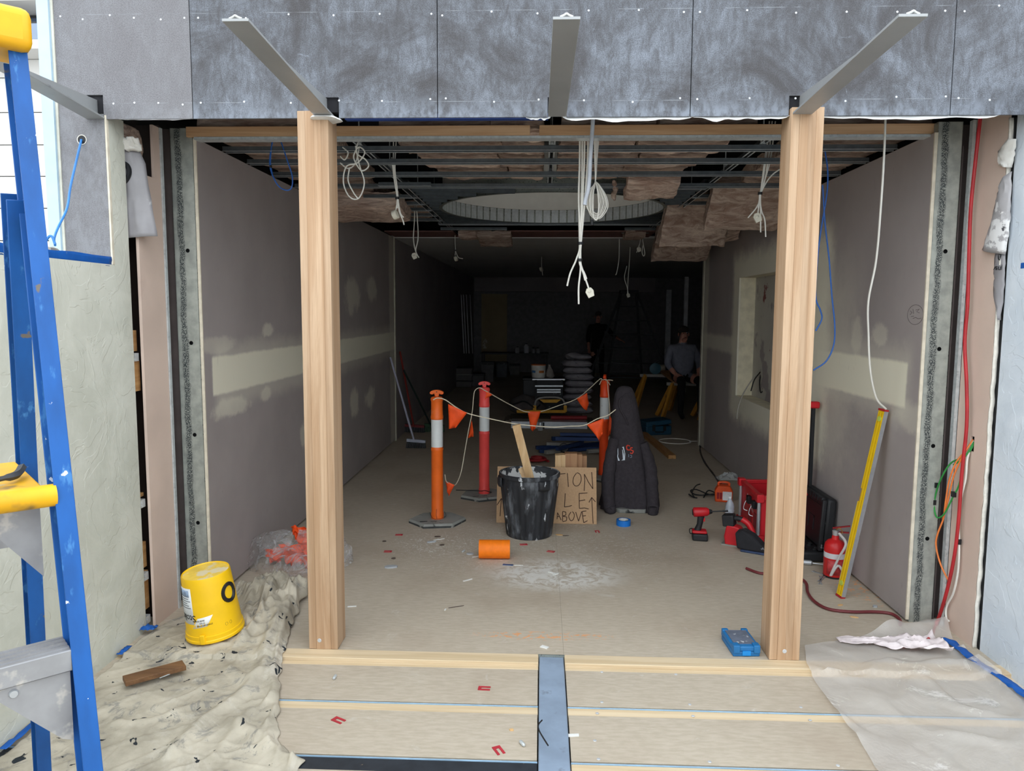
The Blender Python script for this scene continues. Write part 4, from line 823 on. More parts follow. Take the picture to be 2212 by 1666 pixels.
for x, y, k, L, Wd, r in ((1176, 1399, 'w', .04, .025, -30), (1236, 1590, 'w', .055, .018, 6), (1010, 1254, 'w', .07, .012, 40), (1193, 1238, 'w', .06, .012, -35), (1200, 1241, 'w', .05, .012, 40), (1030, 1203, 'w', .07, .008, 25), (1120, 1222, 'w', .06, .008, 4), (1097, 1221, 'b', .07, .022, -8), (1208, 1156, 'o', .06, .03, -12), (1222, 1158, 'd', .05, .012, 10), (760, 1311, 'w', .05, .012, 10), (845, 1226, 'g', .09, .05, 15), (1015, 1198, 'g', .05, .03, 0), (962, 1318, 'w', .02, .008, 80), (985, 1312, 'd', .10, .006, 25), (1815, 1308, 'o', .04, .02, 30), (1845, 1334, 'o', .045, .02, -20), (1890, 1312, 'g', .03, .025, 20), (1240, 1590, 'o', .0, .0, 0), (1105, 1578, 'o', .02, .015, 0), (945, 1160, 'd', .05, .03, 15), (932, 1172, 'g', .07, .02, 25), (948, 1166, 'w', .09, .012, 30), (955, 1178, 'd', .04, .03, 40), (830, 1170, 'd', .03, .03, 0), (850, 1207, 'd', .03, .03, 0)):
    if L == 0: continue
    p = G(x, y, ZS if y > 1425 else 0); n = 9; sd = x*.13
    pl = [(L/2*math.cos(2*math.pi*i/n)*(1+.35*N3((i, sd, 0))), Wd/2*math.sin(2*math.pi*i/n)*(1+.35*N3((i, sd, 5)))) for i in range(n)] if k not in 'wb' else [(-L/2, -Wd/2), (L/2, -Wd/2*.8), (L/2*1.05, Wd/2), (-L/2*.95, Wd/2)]
    tag(part(names[k][0], MB().prism(pl, .0003, .004 if k != 'g' else .01), M_BIT[k], None, T(*p) @ rot('Z', r)), names[k][1], 'debris', 'scraps on the floor')
for x, y, r in ((723, 1466, 90), (1128, 1610, 120), (1001, 1193, 70)):
    p = G(x, y, ZS if y > 1425 else 0); tag(part('steel_anchor', MB().lathe([(.004, -.018), (.007, -.014), (.0075, .012), (.005, .018)], 10).x(rot('Y', 90)), M_GALV, None, T(p.x, p.y, p.z+.0078) @ rot('Z', r)), 'small steel drop-in anchor lying on the floor', 'anchor', 'steel anchors on the floor')
wires('zip_tie', 'black cable tie lying on the blue-grey steel beam', [[(1171, 1556, 2.92), (1163, 1566, 2.88), (1164, 1577, 2.83), (1172, 1592, 2.79), (1184, 1611, 2.74)]], .003, M_BLK)
# ================================================================ brooms against the far end of the left wall
def broom(foot, top, mh, mhead, label, w=.30):
    p = G(*foot); q = XW(top[0], top[1], XL+.03) if len(top) == 2 else W(*top)
    th = thing('broom', label, 'broom', (p.x, p.y, 0)); d = (q-p).normalized(); s = p+d*.10
    part('handle', MB().tube([s-p, q-p], .013, 10), mh, th)
    hd = part('head', MB().bar(V((-w/2, 0, .10)), V((w/2, 0, .08)), .045, .04), mhead, th, bevel=.006)
    br = MB()
    for k in range(24):
        x = lerp(-w/2+.01, w/2-.01, k/23)
        br.bar((x, 0, .09), (x*1.1+.005*math.sin(k*3), -.01, .0), .009, .04, (0, 1, 0))
    part('bristles', br, M_BLK if mhead is not M_GRN else M_GRN, th, kind='stuff')
M_GRN = mat('dark_green_plastic', (44, 78, 50), .6); M_ALU = mat('brushed_aluminium', (196, 200, 204), .38, .7, .06, 20)
broom((899, 968), (843, 772), mat('pale_grey_pole', (178, 178, 196), .45), mat('pale_grey_head', (178, 182, 196), .5), 'grey broom with a pale pole leaning on the plasterboard wall', .24)
broom((938, 933, 0), (872, 800, 9.75), mat('dark_green_pole', (30, 44, 40), .5), M_GRN, 'green broom with a dark pole leaning beside the grey broom', .28)
broom((896, 934, 0), (864, 760, 9.85), mat('red_pole', (140, 50, 42), .5), mat('dark_red_head', (120, 36, 40), .5), 'dark red broom leaning behind the grey broom', .28)
# ================================================================ folded blue trestle legs
M_NAVY = mat('navy_painted_steel', (40, 62, 106), .4, .2, .15, 8, spot=((120, 126, 134), .7, .04, 12)); M_GRYS = mat('worn_grey_steel', (150, 148, 142), .6, .2, .15, 8)
for (x0, y0), (x1, y1), z, m, w in (((1158, 966), (1310, 948), .06, 0, .05), ((1165, 975), (1330, 960), .03, 0, .05), ((1180, 955), (1240, 958), .10, 1, .045), ((1192, 946), (1312, 938), .17, 0, .055), ((1200, 950), (1315, 955), .20, 0, .05), ((1178, 984), (1215, 978), .05, 1, .05), ((1205, 982), (1258, 955), .12, 0, .045), ((1270, 978), (1330, 972), .05, 1, .05), ((1210, 940), (1300, 945), .25, 0, .04)):
    p, q = G(x0, y0, z), G(x1, y1, z); p.y = lerp(p.y, 8.9, .5); q.y = lerp(q.y, 9.0, .5)
    b = MB().bar(p, q, w, w*.9)
    d = (q-p).normalized()
    for t in (.12, .5, .88): b.join(MB().lathe([(.012, 0), (.012, .006)], 8).x(T(*(p.lerp(q, t)-V((0, w/2+.005, 0)))) @ rot('X', 90)))
    solo('trestle_leg', b, M_NAVY if m == 0 else M_GRYS, 'navy blue steel trestle leg in the pile behind the sign' if m == 0 else 'worn grey steel trestle foot in the pile behind the sign', 'trestle leg', 'folded trestle legs on the floor', bevel=.004)
p = G(1221, 974, .16); pk = thing('rubber_castor', 'black round castor among the navy trestle legs', 'castor', (p.x, 8.75, .10)); part('wheel', MB().lathe([(.02, -.03), (.05, -.03), (.058, -.015), (.058, .015), (.05, .03), (.02, .03)], 20).x(rot('X', 75)), M_BLK, pk); part('hub', MB().lathe([(.018, -.034), (.018, .034)], 12).x(rot('X', 75)), M_GRYS, pk)
p = G(1162, 1000); solo('red_strap', MB().tube(cat([p+V((.12*math.cos(t*.9)*(1-.04*t), .08*math.sin(t*.9), .02+.004*t)) for t in range(14)], 4), .014, 7), mat('dark_red_strap', (150, 36, 40), .6), 'red strap coiled on the floor behind the bin', 'strap')
p = G(1167, 930); cn = thing('steel_can', 'small shiny steel can in front of the aluminium plank', 'can', (p.x, p.y, 0)); part('can_body', MB().lathe([(.035, 0), (.038, .004), (.038, .115), (.035, .12)], 20), M_GALV, cn); part('lid', MB().lathe([(.034, .1201), (.034, .124)], 20), M_ALU, cn)
# teal toolbox, timber length, white loop
p = G(1424, 941); tb = thing('toolbox', 'dark teal plastic power tool case with its lid ajar', 'toolbox', (p.x, p.y+.02, 0), 14)
M_TEAL = mat('teal_plastic', (26, 70, 92), .5)
part('body', MB().box(-.19, .19, 0, .30, 0, .13), M_TEAL, tb, bevel=.015); part('lid', MB().box(-.19, .19, -.30, 0, 0, .07), M_TEAL, tb, M=T(0, .30, .135) @ rot('Y', -5), bevel=.015)
part('latch', MB().box(-.10, -.06, -.012, 0, .06, .15), M_BLK, tb); part('latch', MB().box(.06, .10, -.012, 0, .06, .13), M_BLK, tb); part('carry_handle', MB().tube(cat([(-.06, -.004, .05), (-.05, -.03, .05), (.05, -.03, .05), (.06, -.004, .05)], 4), .008, 6), M_BLK, tb)
p, q = G(1452, 992), G(1404, 952); d = (q-p).normalized(); solo('timber_length', MB().bar(p+V((0, 0, .024)), p+d*1.7+V((0, 0, .024)), .09, .045), M_PINEY, 'length of sawn pine lying on the floor behind the jacket', 'timber', bevel=.002)
c = G(1458, 954); solo('cable_loop', MB().tube(cat([c+V((.21*math.cos(t*math.pi/8), .2*math.sin(t*math.pi/8), .006)) for t in range(17)]+[c+V((.45, .02, .006)), c+V((.6, .1, .006))], 3), .006, 6), M_WC, 'loop of white cable lying on the floor by the wall end', 'cable')
# ================================================================ tools by the right post
M_RED = mat('tool_red', (196, 30, 40), .4, 0, .08, 6); M_DKR = mat('tool_dark_red', (150, 24, 32), .5); M_DRK = mat('tool_black', (34, 35, 38), .55, 0, .15, 12, spot=((120, 124, 128), .68, .05, 14))
A = G(1640, 1170); B = G(1601, 1126); ang = math.degrees(math.atan2(-(B.x-A.x), B.y-A.y)); ln = (B-A).length; hcr = W(1640, 1071, A.y).z
cr = thing('tool_crate', 'open red plastic tool crate with aluminium corner posts', 'tool crate', (A.x, A.y, 0), ang)
w = .31
part('crate_body', MB().box(0, .012, 0, ln, .02, hcr-.02).box(w-.012, w, 0, ln, .02, hcr-.02).box(0, w, 0, .012, .02, hcr-.02).box(0, w, ln-.012, ln, .02, hcr-.02).box(0, w, 0, ln, .02, .035), M_RED, cr, bevel=.003)
part('crate_rim', MB().box(-.02, .02, -.02, ln+.02, hcr-.03, hcr).box(w-.02, w+.02, -.02, ln+.02, hcr-.03, hcr).box(0, w, -.02, .02, hcr-.03, hcr).box(0, w, ln-.02, ln+.02, hcr-.03, hcr), M_RED, cr, bevel=.004)
for y in (0, ln): part('corner_post', MB().tube([(-.012, y, .05), (-.012, y, hcr-.03)], .014, 10), M_ALU, cr); part('corner_block', MB().box(-.035, .02, y-.03, y+.03, hcr-.05, hcr+.012), M_RED, cr, bevel=.005); part('foot', MB().box(-.035, .03, y-.035, y+.035, .0, .05), M_RED, cr, bevel=.006)
for y in (.12, .28):
    part('recess', MB().box(-.004, 0, y-.05, y+.05, .06, .18), M_DKR, cr)
    part('latch', MB().box(-.03, 0, y-.03, y+.03, hcr-.13, hcr-.07), M_BLK, cr, bevel=.005)
    part('wire_hook', MB().tube(cat([(-.01, y+.05, hcr-.10), (-.035, y+.05, hcr-.15), (-.04, y+.045, hcr-.19), (-.015, y+.03, hcr-.20)], 4), .003, 6), M_ALU, cr)
part('maker_name', text_mb('Milwaukee', .05, .0008).x(T(-.002, ln*.52, hcr*.62) @ rot('Z', -90) @ rot('X', 90) @ rot('Z', -25)), mat('pale_print', (196, 160, 160), .6), cr)
tz = W(1757, 872, A.y-.03).z
for x in (.14, .335): part('handle_pole', MB().box(x-.012, x+.012, -.07, -.045, .05, tz-.01), M_BLK, cr, bevel=.002)
part('pull_handle', MB().box(.12, .375, -.085, -.03, tz-.03, tz+.02), M_RED, cr, bevel=.012); part('red_clip', MB().box(.30, .36, -.09, -.04, .38, .43), M_RED, cr, bevel=.01)
# open black socket case
A = G(1803, 1217); A.x = min(A.x, 1.99)
cs = thing('socket_case', 'open black plastic case with a moulded socket tray against the wall', 'tool case', (1.975, A.y, 0))
ld = .46
part('tray', MB().box(-.28, 0, 0, ld, 0, .075), M_DRK, cs, bevel=.018)
for k in range(3):
    for j in range(4): part('socket', MB().lathe([(.022, .0755), (.022, .088), (.014, .088), (.013, .079)], 14, (-.06-.075*k, .06+.1*j, 0)), M_BLK, cs)
lid = part('lid', MB().box(0, .07, 0, ld, 0, .37), M_DRK, cs, M=T(-.025, 0, .08) @ rot('Y', 3), bevel=.02)
part('lid_recess', MB().box(-.004, 0, .04, ld-.04, .04, .30), M_BLK, lid); part('lid_rim', MB().box(-.03, .0, 0, .035, 0, .36).box(-.03, 0, ld-.035, ld, 0, .36).box(-.03, 0, .03, ld-.03, .335, .37), M_DRK, lid, bevel=.008)
for k in range(7): part('lid_rib', MB().box(-.034, -.03, .10+.045*k, .115+.045*k, .335, .372), M_BLK, lid)
part('moulded_letter', MB().box(-.008, -.004, .20, .215, .10, .2).box(-.008, -.004, .30, .315, .10, .2).box(-.008, -.004, .20, .315, .19, .2), M_DRK, lid)
# screwdriver and spanners
sd = thing('screwdriver', 'screwdriver with a chrome handle lying by the black case', 'screwdriver', G(1738, 1216, .0), 0)
P0, P1 = G(1738, 1214, .02), G(1792, 1222, .012); sd.location = P0-V((0, 0, .02)); o0 = sd.location.copy()
part('handle', MB().tube([P0-V((.05, 0, 0))-o0, P0.lerp(P1, .25)-o0, P0.lerp(P1, .32)-o0], [.017, .018, .008], 12), M_ALU, sd); part('shaft', MB().tube([P0.lerp(P1, .3)-o0, P0.lerp(P1, .8)-o0], .004, 8), M_ALU, sd); part('tip', MB().bar(P0.lerp(P1, .78)-o0, P1-o0, .012, .004), M_GRYS, sd)
for a, b in (((1760, 1237), (1792, 1248)), ((1790, 1240), (1772, 1256)), ((1773, 1248), (1772, 1262))):
    p, q = G(*a), G(*b); d = (q-p).normalized(); nrm = V((-d.y, d.x, 0)); sp_ = MB().bar(p+V((0, 0, .005)), q+V((0, 0, .005)), .010, .005)
    for c_, s in ((p, -1), (q, 1)):
        for t in (-1, 1): sp_.bar(c_+nrm*t*.006+V((0, 0, .005)), c_+d*s*.018+nrm*t*.010+V((0, 0, .005)), .006, .005)
    solo('spanner', sp_, M_ALU, 'small steel spanner lying on the floor beside the fire extinguisher', 'spanner', 'spanners on the floor')
# impact driver standing on its battery
p = G(1514, 1170); dv = thing('impact_driver', 'red and black cordless impact driver standing on its battery', 'drill', (p.x, p.y+.04, 0), -8)
part('battery', MB().box(-.058, .058, -.045, .05, 0, .055), M_DRK, dv, bevel=.012); part('battery_top', MB().box(-.06, .05, -.04, .045, .0555, .078), M_RED, dv, bevel=.01)
part('handle', MB().tube([(-.02, 0, .07), (-.005, 0, .12), (.004, 0, .185)], [.026, .021, .026], 14), M_DRK, dv)
mo = part('motor_housing', MB().tube([(-.058, 0, .212), (-.05, 0, .213), (.0, 0, .217), (.045, 0, .221), (.062, 0, .222)], [.022, .036, .036, .033, .022], 18), M_RED, dv); part('rear_cap', MB().tube([(-.062, 0, .212), (-.045, 0, .213)], [.02, .0375], 16), M_DRK, mo)
part('nose', MB().tube([(.06, 0, .222), (.085, 0, .224)], [.022, .013], 14), M_BLK, dv); part('trigger', MB().box(.018, .034, -.009, .009, .145, .175), M_RED, dv, bevel=.003)
part('bit', MB().tube([(.08, 0, .224), (.16, 0, .232), (.165, 0, .232), (.20, 0, .236)], [.005, .005, .007, .007], 8), M_BLK, dv); part('belt_hook', MB().tube(cat([(-.055, -.03, .05), (-.075, -.04, .06), (-.08, -.04, .09), (-.06, -.03, .095)], 4), .004, 6), M_BLK, dv)
# orange portable power box
p = G(1566, 1086); pb = thing('power_box', 'orange portable safety switch box with a white label', 'power box', (p.x, p.y+.06, 0), -12)
M_ORB = mat('orange_box_plastic', (226, 84, 34), .45)
part('body', MB().prism([(-.075, 0), (.075, 0), (.08, .10), (.05, .15), (-.05, .15), (-.08, .10)], -.055, .055, 'xz'), M_ORB, pb, bevel=.01); part('handle', MB().tube(cat([(-.045, 0, .14), (-.04, 0, .172), (.04, 0, .172), (.045, 0, .14)], 4), .011, 8), M_ORB, pb)
part('label', MB().box(-.01, .07, -.0575, -.0556, .02, .10), mat('white_label', (222, 224, 226), .5, spot=((120, 124, 132), .66, .02, 60)), pb)
for x in (-.05, -.025): part('socket_cover', MB().box(x-.01, x+.01, -.06, -.056, .03, .09), M_DKR, pb)
wires('power_lead', 'black power lead and plug trailing from the orange box', [[(1548, 1069, 6.85), (1530, 1068, 6.9), (1505, 1058, 7.0), (1492, 1060, 7.0), (1500, 1068, 6.9), (1520, 1070, 6.85), (1545, 1067, 6.83)], [(1500, 1075, 6.8), (1495, 1064, 6.9), (1503, 1050, 7.1), (1512, 1046, 7.2)], [(1548, 1066, 6.85), (1530, 1060, 6.95), (1520, 1075, 6.75)], [(1488, 1068, 6.85), (1497, 1074, 6.78), (1506, 1076, 6.75)]], .006, M_BLK)
wires('extension_lead', 'dark extension leads running along the foot of the plasterboard wall', [[tuple(q)+(G(*q).y-.02,) for q in l] for l in ([(1511, 962), (1516, 985), (1530, 1010), (1545, 1030), (1560, 1047), (1567, 1052)], [(1514, 962), (1512, 975), (1522, 1000), (1540, 1022), (1552, 1042), (1562, 1050)])], .007, mat('dark_lead', (62, 56, 52), .6))
p = G(1575, 1036); pw = thing('clear_packet', 'crumpled clear plastic packet at the foot of the wall', 'packet', (p.x, p.y, 0))
def clear_mat(name, c, alpha, rough=.2):
    t = NT(name); t.b.inputs['Alpha'].default_value = alpha; n = t.noise(9, 4, .6); t.bump(n, .3, .02)
    m = t.fin(lin(c), rough, 0, .6); return m
M_CLR = clear_mat('clear_plastic', (222, 226, 228), .35)
part('film', MB().grid(lambda u, v: V((-.13+.26*u, -.09+.18*v, .012+.05*math.sin(math.pi*u)*math.sin(math.pi*v)*(1+N3((u*7, v*7, 2)))+.01*N3((u*15, v*15, 0)))), 16, 12), M_CLR, pw, solid=.0008, sharp=25)
# water bottle
p = G(1577, 1140); wb_ = thing('water_bottle', 'clear plastic water bottle standing beside the red crate', 'bottle', (p.x, p.y+.03, 0))
bs = W(1577, 1072, p.y+.03).z/.30
part('bottle', MB().lathe([(.030, 0), (.034, .006)]+[(.034+.002*math.sin(k*1.6), .01+.009*k) for k in range(20)]+[(.034, .20), (.026, .235), (.014, .262), (.0125, .275)], 26, cap=(True, False)).x(Matrix.Diagonal((bs*1.25, bs*1.25, bs, 1))), clear_mat('bottle_plastic', (206, 214, 224), .5, .08), wb_, solid=.0008)
part('neck_ring', MB().lathe([(.016, .27), (.016, .276)], 18).x(Matrix.Scale(bs, 4)), M_CLR, wb_); part('cap', MB().lathe([(.0145, .277), (.0145, .294), (.012, .297)], 20).x(Matrix.Scale(bs, 4)), mat('white_cap', (222, 224, 226), .4), wb_)
# red cordless saw with dust bag
p = G(1600, 1190); sw_ = thing('cordless_sander', 'red cordless belt tool with a black dust bag in front of the red crate', 'power tool', M=T(p.x-.02, p.y+.14, 0) @ rot('Z', -28) @ Matrix.Scale(.85, 4))
part('battery', MB().box(-.06, .04, -.05, .05, .17, .27), M_DRK, sw_, M=rot('Y', -8), bevel=.01); part('body', MB().prism([(-.06, 0), (.10, 0), (.12, .07), (.06, .17), (-.05, .19), (-.07, .08)], -.05, .05, 'xz'), M_RED, sw_, bevel=.012)
part('grip', MB().tube(cat([(-.03, 0, .18), (.0, 0, .235), (.07, 0, .235), (.13, 0, .19), (.17, 0, .11)], 5), .022, 12), M_DRK, sw_); part('grip_shell', MB().tube(cat([(.07, -.004, .24), (.13, -.004, .20), (.18, -.004, .10)], 5), .025, 12), M_RED, sw_)
part('base_plate', MB().box(-.09, .20, -.06, .06, -.0, .012), M_GRYS, sw_)
part('dust_bag', MB().prism([(.05, .16), (.12, .185), (.20, .15), (.31, .05), (.33, .022), (.07, .022)], -.17, -.045, 'xz'), mat('black_cloth', (40, 40, 44), .95, 0, .15, 20, spot=((120, 122, 126), .66, .05, 18)), sw_, bevel=.02, seg=3)
part('bag_foot', MB().box(.10, .36, -.17, -.02, .0, .02), mat('dark_blue_cloth', (52, 66, 96), .8, 0, .2, 20), sw_, bevel=.008)
# fire extinguisher
p = G(1818, 1252); ex = thing('fire_extinguisher', 'red fire extinguisher with a white band and grey hose behind the spirit level', 'extinguisher', (min(p.x, 1.93), p.y+.06, 0), -20)
ey = p.y+.06; zt = W(1818, 1166, ey).z; r = .066
part('cylinder', MB().lathe([(r*.9, 0), (r, .012), (r, zt-.05), (r*.93, zt-.025), (r*.7, zt-.006), (.025, zt+.004), (.02, zt+.03)], 30), mat('extinguisher_red', (200, 34, 36), .35, 0, .08), ex)
part('white_band', MB().lathe([(r*1.008, zt-.115), (r*1.008, zt-.08)], 30), mat('band_white', (220, 218, 222), .4), ex); part('label', MB().grid(lambda u, v: V((r*1.01*math.cos(-2.3+1.5*u), r*1.01*math.sin(-2.3+1.5*u), lerp(zt-.22, zt-.125, v))), 10, 1), mat('label_red', (184, 60, 62), .5, 0, .2, 60), ex, solid=.0006)
part('strap', MB().lathe([(r*1.01, zt-.25), (r*1.01, zt-.235)], 30), M_BLK, ex); part('valve', MB().lathe([(.02, zt+.03), (.022, zt+.06), (.016, zt+.065)], 14), M_ALU, ex)
part('lever', MB().bar((-.02, 0, zt+.075), (.085, 0, zt+.10), .02, .006), M_DKR, ex); part('carry_handle', MB().bar((-.02, 0, zt+.05), (.08, 0, zt+.055), .02, .006), M_DKR, ex); part('pin', MB().tube(cat([(0, -.02, zt+.07), (.02, -.04, zt+.09), (.04, -.03, zt+.06), (.02, -.015, zt+.05)], 4), .003, 6), mat('brass', (190, 150, 80), .35, .8), ex)
part('hose', MB().tube(cat([(.02, -.02, zt+.05), (.06, -.075, zt-.0), (.02, -.085, zt-.10), (-.02, -.082, zt-.22), (.02, -.083, .10), (.06, -.075, .05), (.09, -.05, .03)], 6), .008, 8), mat('pale_grey_hose', (206, 202, 200), .5), ex); part('horn', MB().tube([(.10, -.02, zt+.02), (.16, -.02, zt+.07), (.20, -.02, zt+.09)], [.012, .02, .036], 14), M_BLK, ex)
# spirit level
p0 = G(1815, 1290); p1 = XW(1909, 884, XR-.035); d = (p1-p0).normalized(); Lv = (p1-p0).length
xa = d.cross(V((0, -1, 0))).normalized(); na_ = d.cross(xa).normalized()
Ml = Matrix(((xa.x, na_.x, d.x, p0.x), (xa.y, na_.y, d.y, p0.y), (xa.z, na_.z, d.z, p0.z), (0, 0, 0, 1))) @ rot('Z', -78)
lvl = thing('spirit_level', 'long yellow spirit level leaning against the right wall', 'spirit level', M=Ml)
M_YEL = mat('level_yellow', (240, 200, 30), .35, 0, .05); M_REDE = mat('level_end_cap', (170, 40, 44), .5)
part('face', MB().box(-.027, .027, -.012, .012, .012, Lv*.555-.05).box(-.027, .027, -.012, .012, Lv*.555+.03, Lv-.012).box(-.010, .027, -.012, .012, Lv*.555-.05, Lv*.555+.03), M_YEL, lvl, bevel=.002)
part('edge', MB().box(.0275, .029, -.013, .013, .01, Lv-.01).box(-.029, -.0275, -.013, .013, .01, Lv*.55-.05), M_ALU, lvl)
for x in (-.012, .012): part('groove', MB().box(x-.002, x+.002, -.0135, -.0122, .02, Lv-.02), mat('groove_line', (196, 150, 10), .5), lvl)
part('end_cap', MB().box(-.029, .029, -.014, .014, 0, .012), M_REDE, lvl); part('end_cap', MB().box(-.029, .029, -.014, .014, Lv-.012, Lv), M_REDE, lvl)
for z in (.09, Lv-.06): part('vial', MB().lathe([(.016, 0), (.016, .004)], 16).x(T(.0, -.0125, z) @ rot('X', 90)), mat('vial_green', (190, 206, 90), .2), lvl)
# blue bit case by the post
p = G(1613, 1420); bx_ = thing('bit_case', 'small blue plastic bit case with clear lids beside the timber post', 'bit case', (p.x, p.y+.005, .0), 3)
M_BLU = mat('blue_case_plastic', (36, 112, 170), .45); wq = .068
part('body', MB().box(-wq, wq, 0, .20, 0, .026), M_BLU, bx_, bevel=.005); part('upper_tray', MB().box(-wq, wq, .0, .20, .0265, .052), M_BLU, bx_, bevel=.005)
part('lid', MB().box(-wq*.8, wq*.8, .03, .185, .0522, .056), mat('smoky_lid', (104, 112, 128), .3, 0, .15, 20, spot=((190, 194, 200), .6, .06, 30)), bx_)
for x in (-.75, .75): part('latch', MB().box(x*wq-.016, x*wq+.016, -.008, .035, .02, .06), M_BLU, bx_, bevel=.003); part('hinge', MB().box(x*wq-.016, x*wq+.016, .185, .21, .02, .058), M_BLU, bx_, bevel=.003)
part('bright_latch', MB().box(-.022, .02, -.006, .0, .008, .03), mat('bright_blue', (34, 140, 216), .4), bx_)
# red air hose on the floor and up the jamb
jx = 2.215
jam = [(2118, 252), (2108, 340), (2097, 450), (2093, 560), (2090, 660), (2084, 740), (2088, 830), (2088, 920), (2078, 1020), (2070, 1130), (2060, 1210), (2042, 1290), (2022, 1350)]
pts = [XW(x, y, jx-.012) for x, y in jam]+[G(2005, 1382, .03), G(1975, 1396, .012), G(1930, 1396, .012), G(1890, 1388, .012)]
solo('red_hose', MB().tube(cat(pts, 6), .009, 8), mat('red_hose_rubber', (178, 40, 46), .45, 0, .15, 10), 'red hose running down the pink board and under the plastic sheet', 'hose')
pts = [G(x, y, .011) for x, y in ((1945, 1350), (1943, 1338), (1925, 1326), (1890, 1322), (1840, 1322), (1790, 1316), (1760, 1300), (1745, 1280), (1740, 1258), (1715, 1245), (1670, 1240), (1640, 1238), (1612, 1228))]
solo('red_black_lead', MB().tube(cat(pts, 6), .009, 8), mat('dark_red_lead', (112, 46, 50), .5, 0, .2, 6), 'dark red twin lead curling over the floor behind the timber post', 'lead')
def jw(name, label, lists, r, m, ties=()):
    P = [[XW(x, y, X) for x, y, X in l] for l in lists]; base = P[0][-1].copy()
    th = thing(name, label, 'wire', base)
    for l in P: part('wire', MB().tube(cat(l, 6), r, 6).off(base), m, th)
    for x, y, X in ties: c = XW(x, y, X); part('clip', MB().box(c.x-.008, c.x+.008, c.y-.012, c.y+.012, c.z-.014, c.z+.014).off(base), M_BLK, th)
jw('orange_wire', 'orange wires looping out of the hole in the pink board', [[(2102, 950, 2.25), (2085, 975, 2.21), (2065, 1000, 2.19), (2050, 1040, 2.18), (2042, 1090, 2.18), (2038, 1120, 2.19), (2025, 1155, 2.18), (2022, 1180, 2.18), (2032, 1220, 2.19), (2050, 1257, 2.20)], [(2102, 950, 2.25), (2080, 985, 2.205), (2060, 1030, 2.19), (2048, 1080, 2.185), (2036, 1122, 2.19)]], .0045, mat('orange_wire_pvc', (232, 128, 62), .5))
jw('green_wire', 'green wire loop with black clips hanging from the hole in the pink board', [[(2104, 955, 2.25), (2085, 985, 2.21), (2055, 1000, 2.19), (2035, 1030, 2.17), (2022, 1065, 2.17), (2018, 1095, 2.17), (2024, 1118, 2.17), (2040, 1110, 2.18), (2058, 1075, 2.19), (2070, 1052, 2.20), (2077, 1025, 2.21)], [(2104, 958, 2.25), (2095, 975, 2.23), (2075, 995, 2.2), (2060, 1004, 2.19)]], .0045, mat('green_wire_pvc', (44, 140, 62), .5), [(2017, 1085, 2.17), (2060, 1068, 2.19), (2021, 1048, 2.17)])
jw('white_wire', 'thick white wire hanging beside the red hose on the pink board', [[(2102, 952, 2.25), (2090, 990, 2.22), (2086, 1035, 2.22), (2075, 1080, 2.22), (2070, 1120, 2.22), (2072, 1170, 2.22), (2070, 1230, 2.22), (2060, 1280, 2.22), (2045, 1310, 2.22), (2044, 1335, 2.22), (2050, 1342, 2.22)]], .0055, M_WC, [(2071, 1170, 2.22)])
# foil / paper flaps
M_FOIL = mat('grey_foil_paper', (150, 148, 151), .55, .05, .1, 6, spot=((190, 190, 192), .66, .06, 10))
fpL = thing('foil_paper_flap', 'grey insulation paper flap with a printed black O hanging over the pink board', 'paper', W(300, 512, 3.78))
FL0 = fpL.location.copy(); lf = [W(x, y, 3.775) for x, y in ((262, 303), (263, 360), (266, 420), (269, 470), (272, 515))]; rf = [W(x, y, 3.83) for x, y in ((296, 308), (316, 355), (325, 410), (335, 465), (344, 511))]
def flap(u, v): a_, b_ = poly_at(lf, v), poly_at(rf, v); c = a_.lerp(b_, u); c.y += .03*math.sin(u*2.6)*(-.4-.6*v)+.008*N3((u*5, v*6, 1)); return c
part('sheet', MB().grid(flap, 10, 20).off(FL0), M_FOIL, fpL, solid=.0012)
ring = []
for k in range(25):
    g = math.pi*(-.55+1.1*k/24); ring.append((.04+.30*max(-.12, math.cos(g)), .31+.085*math.sin(g)))
part('printed_letter', MB().tube([flap(u, v)-V((0, .003, 0)) for u, v in ring], [.006]+[.013]*23+[.006], 6).off(FL0), M_BLK, fpL)
part('torn_top', MB().grid(lambda u, v: W(lerp(262, 300, u), lerp(298, 325, v), 3.77)+V((.01*N3((u*5, v*5, 0)), -.03*math.sin(3*u+2*v)+.02*N3((u*8, v*8, 3)), .015*N3((u*6, 2, v*4)))), 10, 6).off(FL0), mat('torn_white_paper', (214, 212, 206), .8), fpL, solid=.001)
fpR = thing('foil_paper_flap', 'crumpled grey insulation paper with printed letters beside the pale blue wall', 'paper', XW(2150, 690, 2.235)); FR0 = fpR.location.copy()
def flapR(lp, rp, X0, amp, seed):
    l = [XW(x, y, X0) for x, y in lp]; r = [XW(x, y, X0+.01) for x, y in rp]
    def f(u, v): c = poly_at(l, v).lerp(poly_at(r, v), u); c.x -= amp*math.sin(math.pi*u)*(.6+.4*v)+.010*N3((u*6, v*9, seed)); return c
    return f
part('upper_scrap', MB().grid(flapR([(2178, 300), (2155, 330), (2158, 358), (2175, 360)], [(2196, 300), (2194, 320), (2190, 345), (2186, 362)], 2.235, .03, 1), 8, 10).off(FR0), mat('torn_white_paper', (214, 212, 206), .8), fpR, solid=.001)
f1 = flapR([(2160, 400), (2150, 440), (2138, 490), (2121, 540)], [(2186, 370), (2184, 440), (2180, 500), (2172, 550)], 2.235, .03, 2); part('folded_sheet', MB().grid(f1, 8, 14).off(FR0), mat('splashed_foil', (170, 168, 170), .5, .1, .1, 8, spot=[((226, 226, 226), .58, .05, 9), ((80, 80, 84), .66, .04, 12)]), fpR, solid=.001)
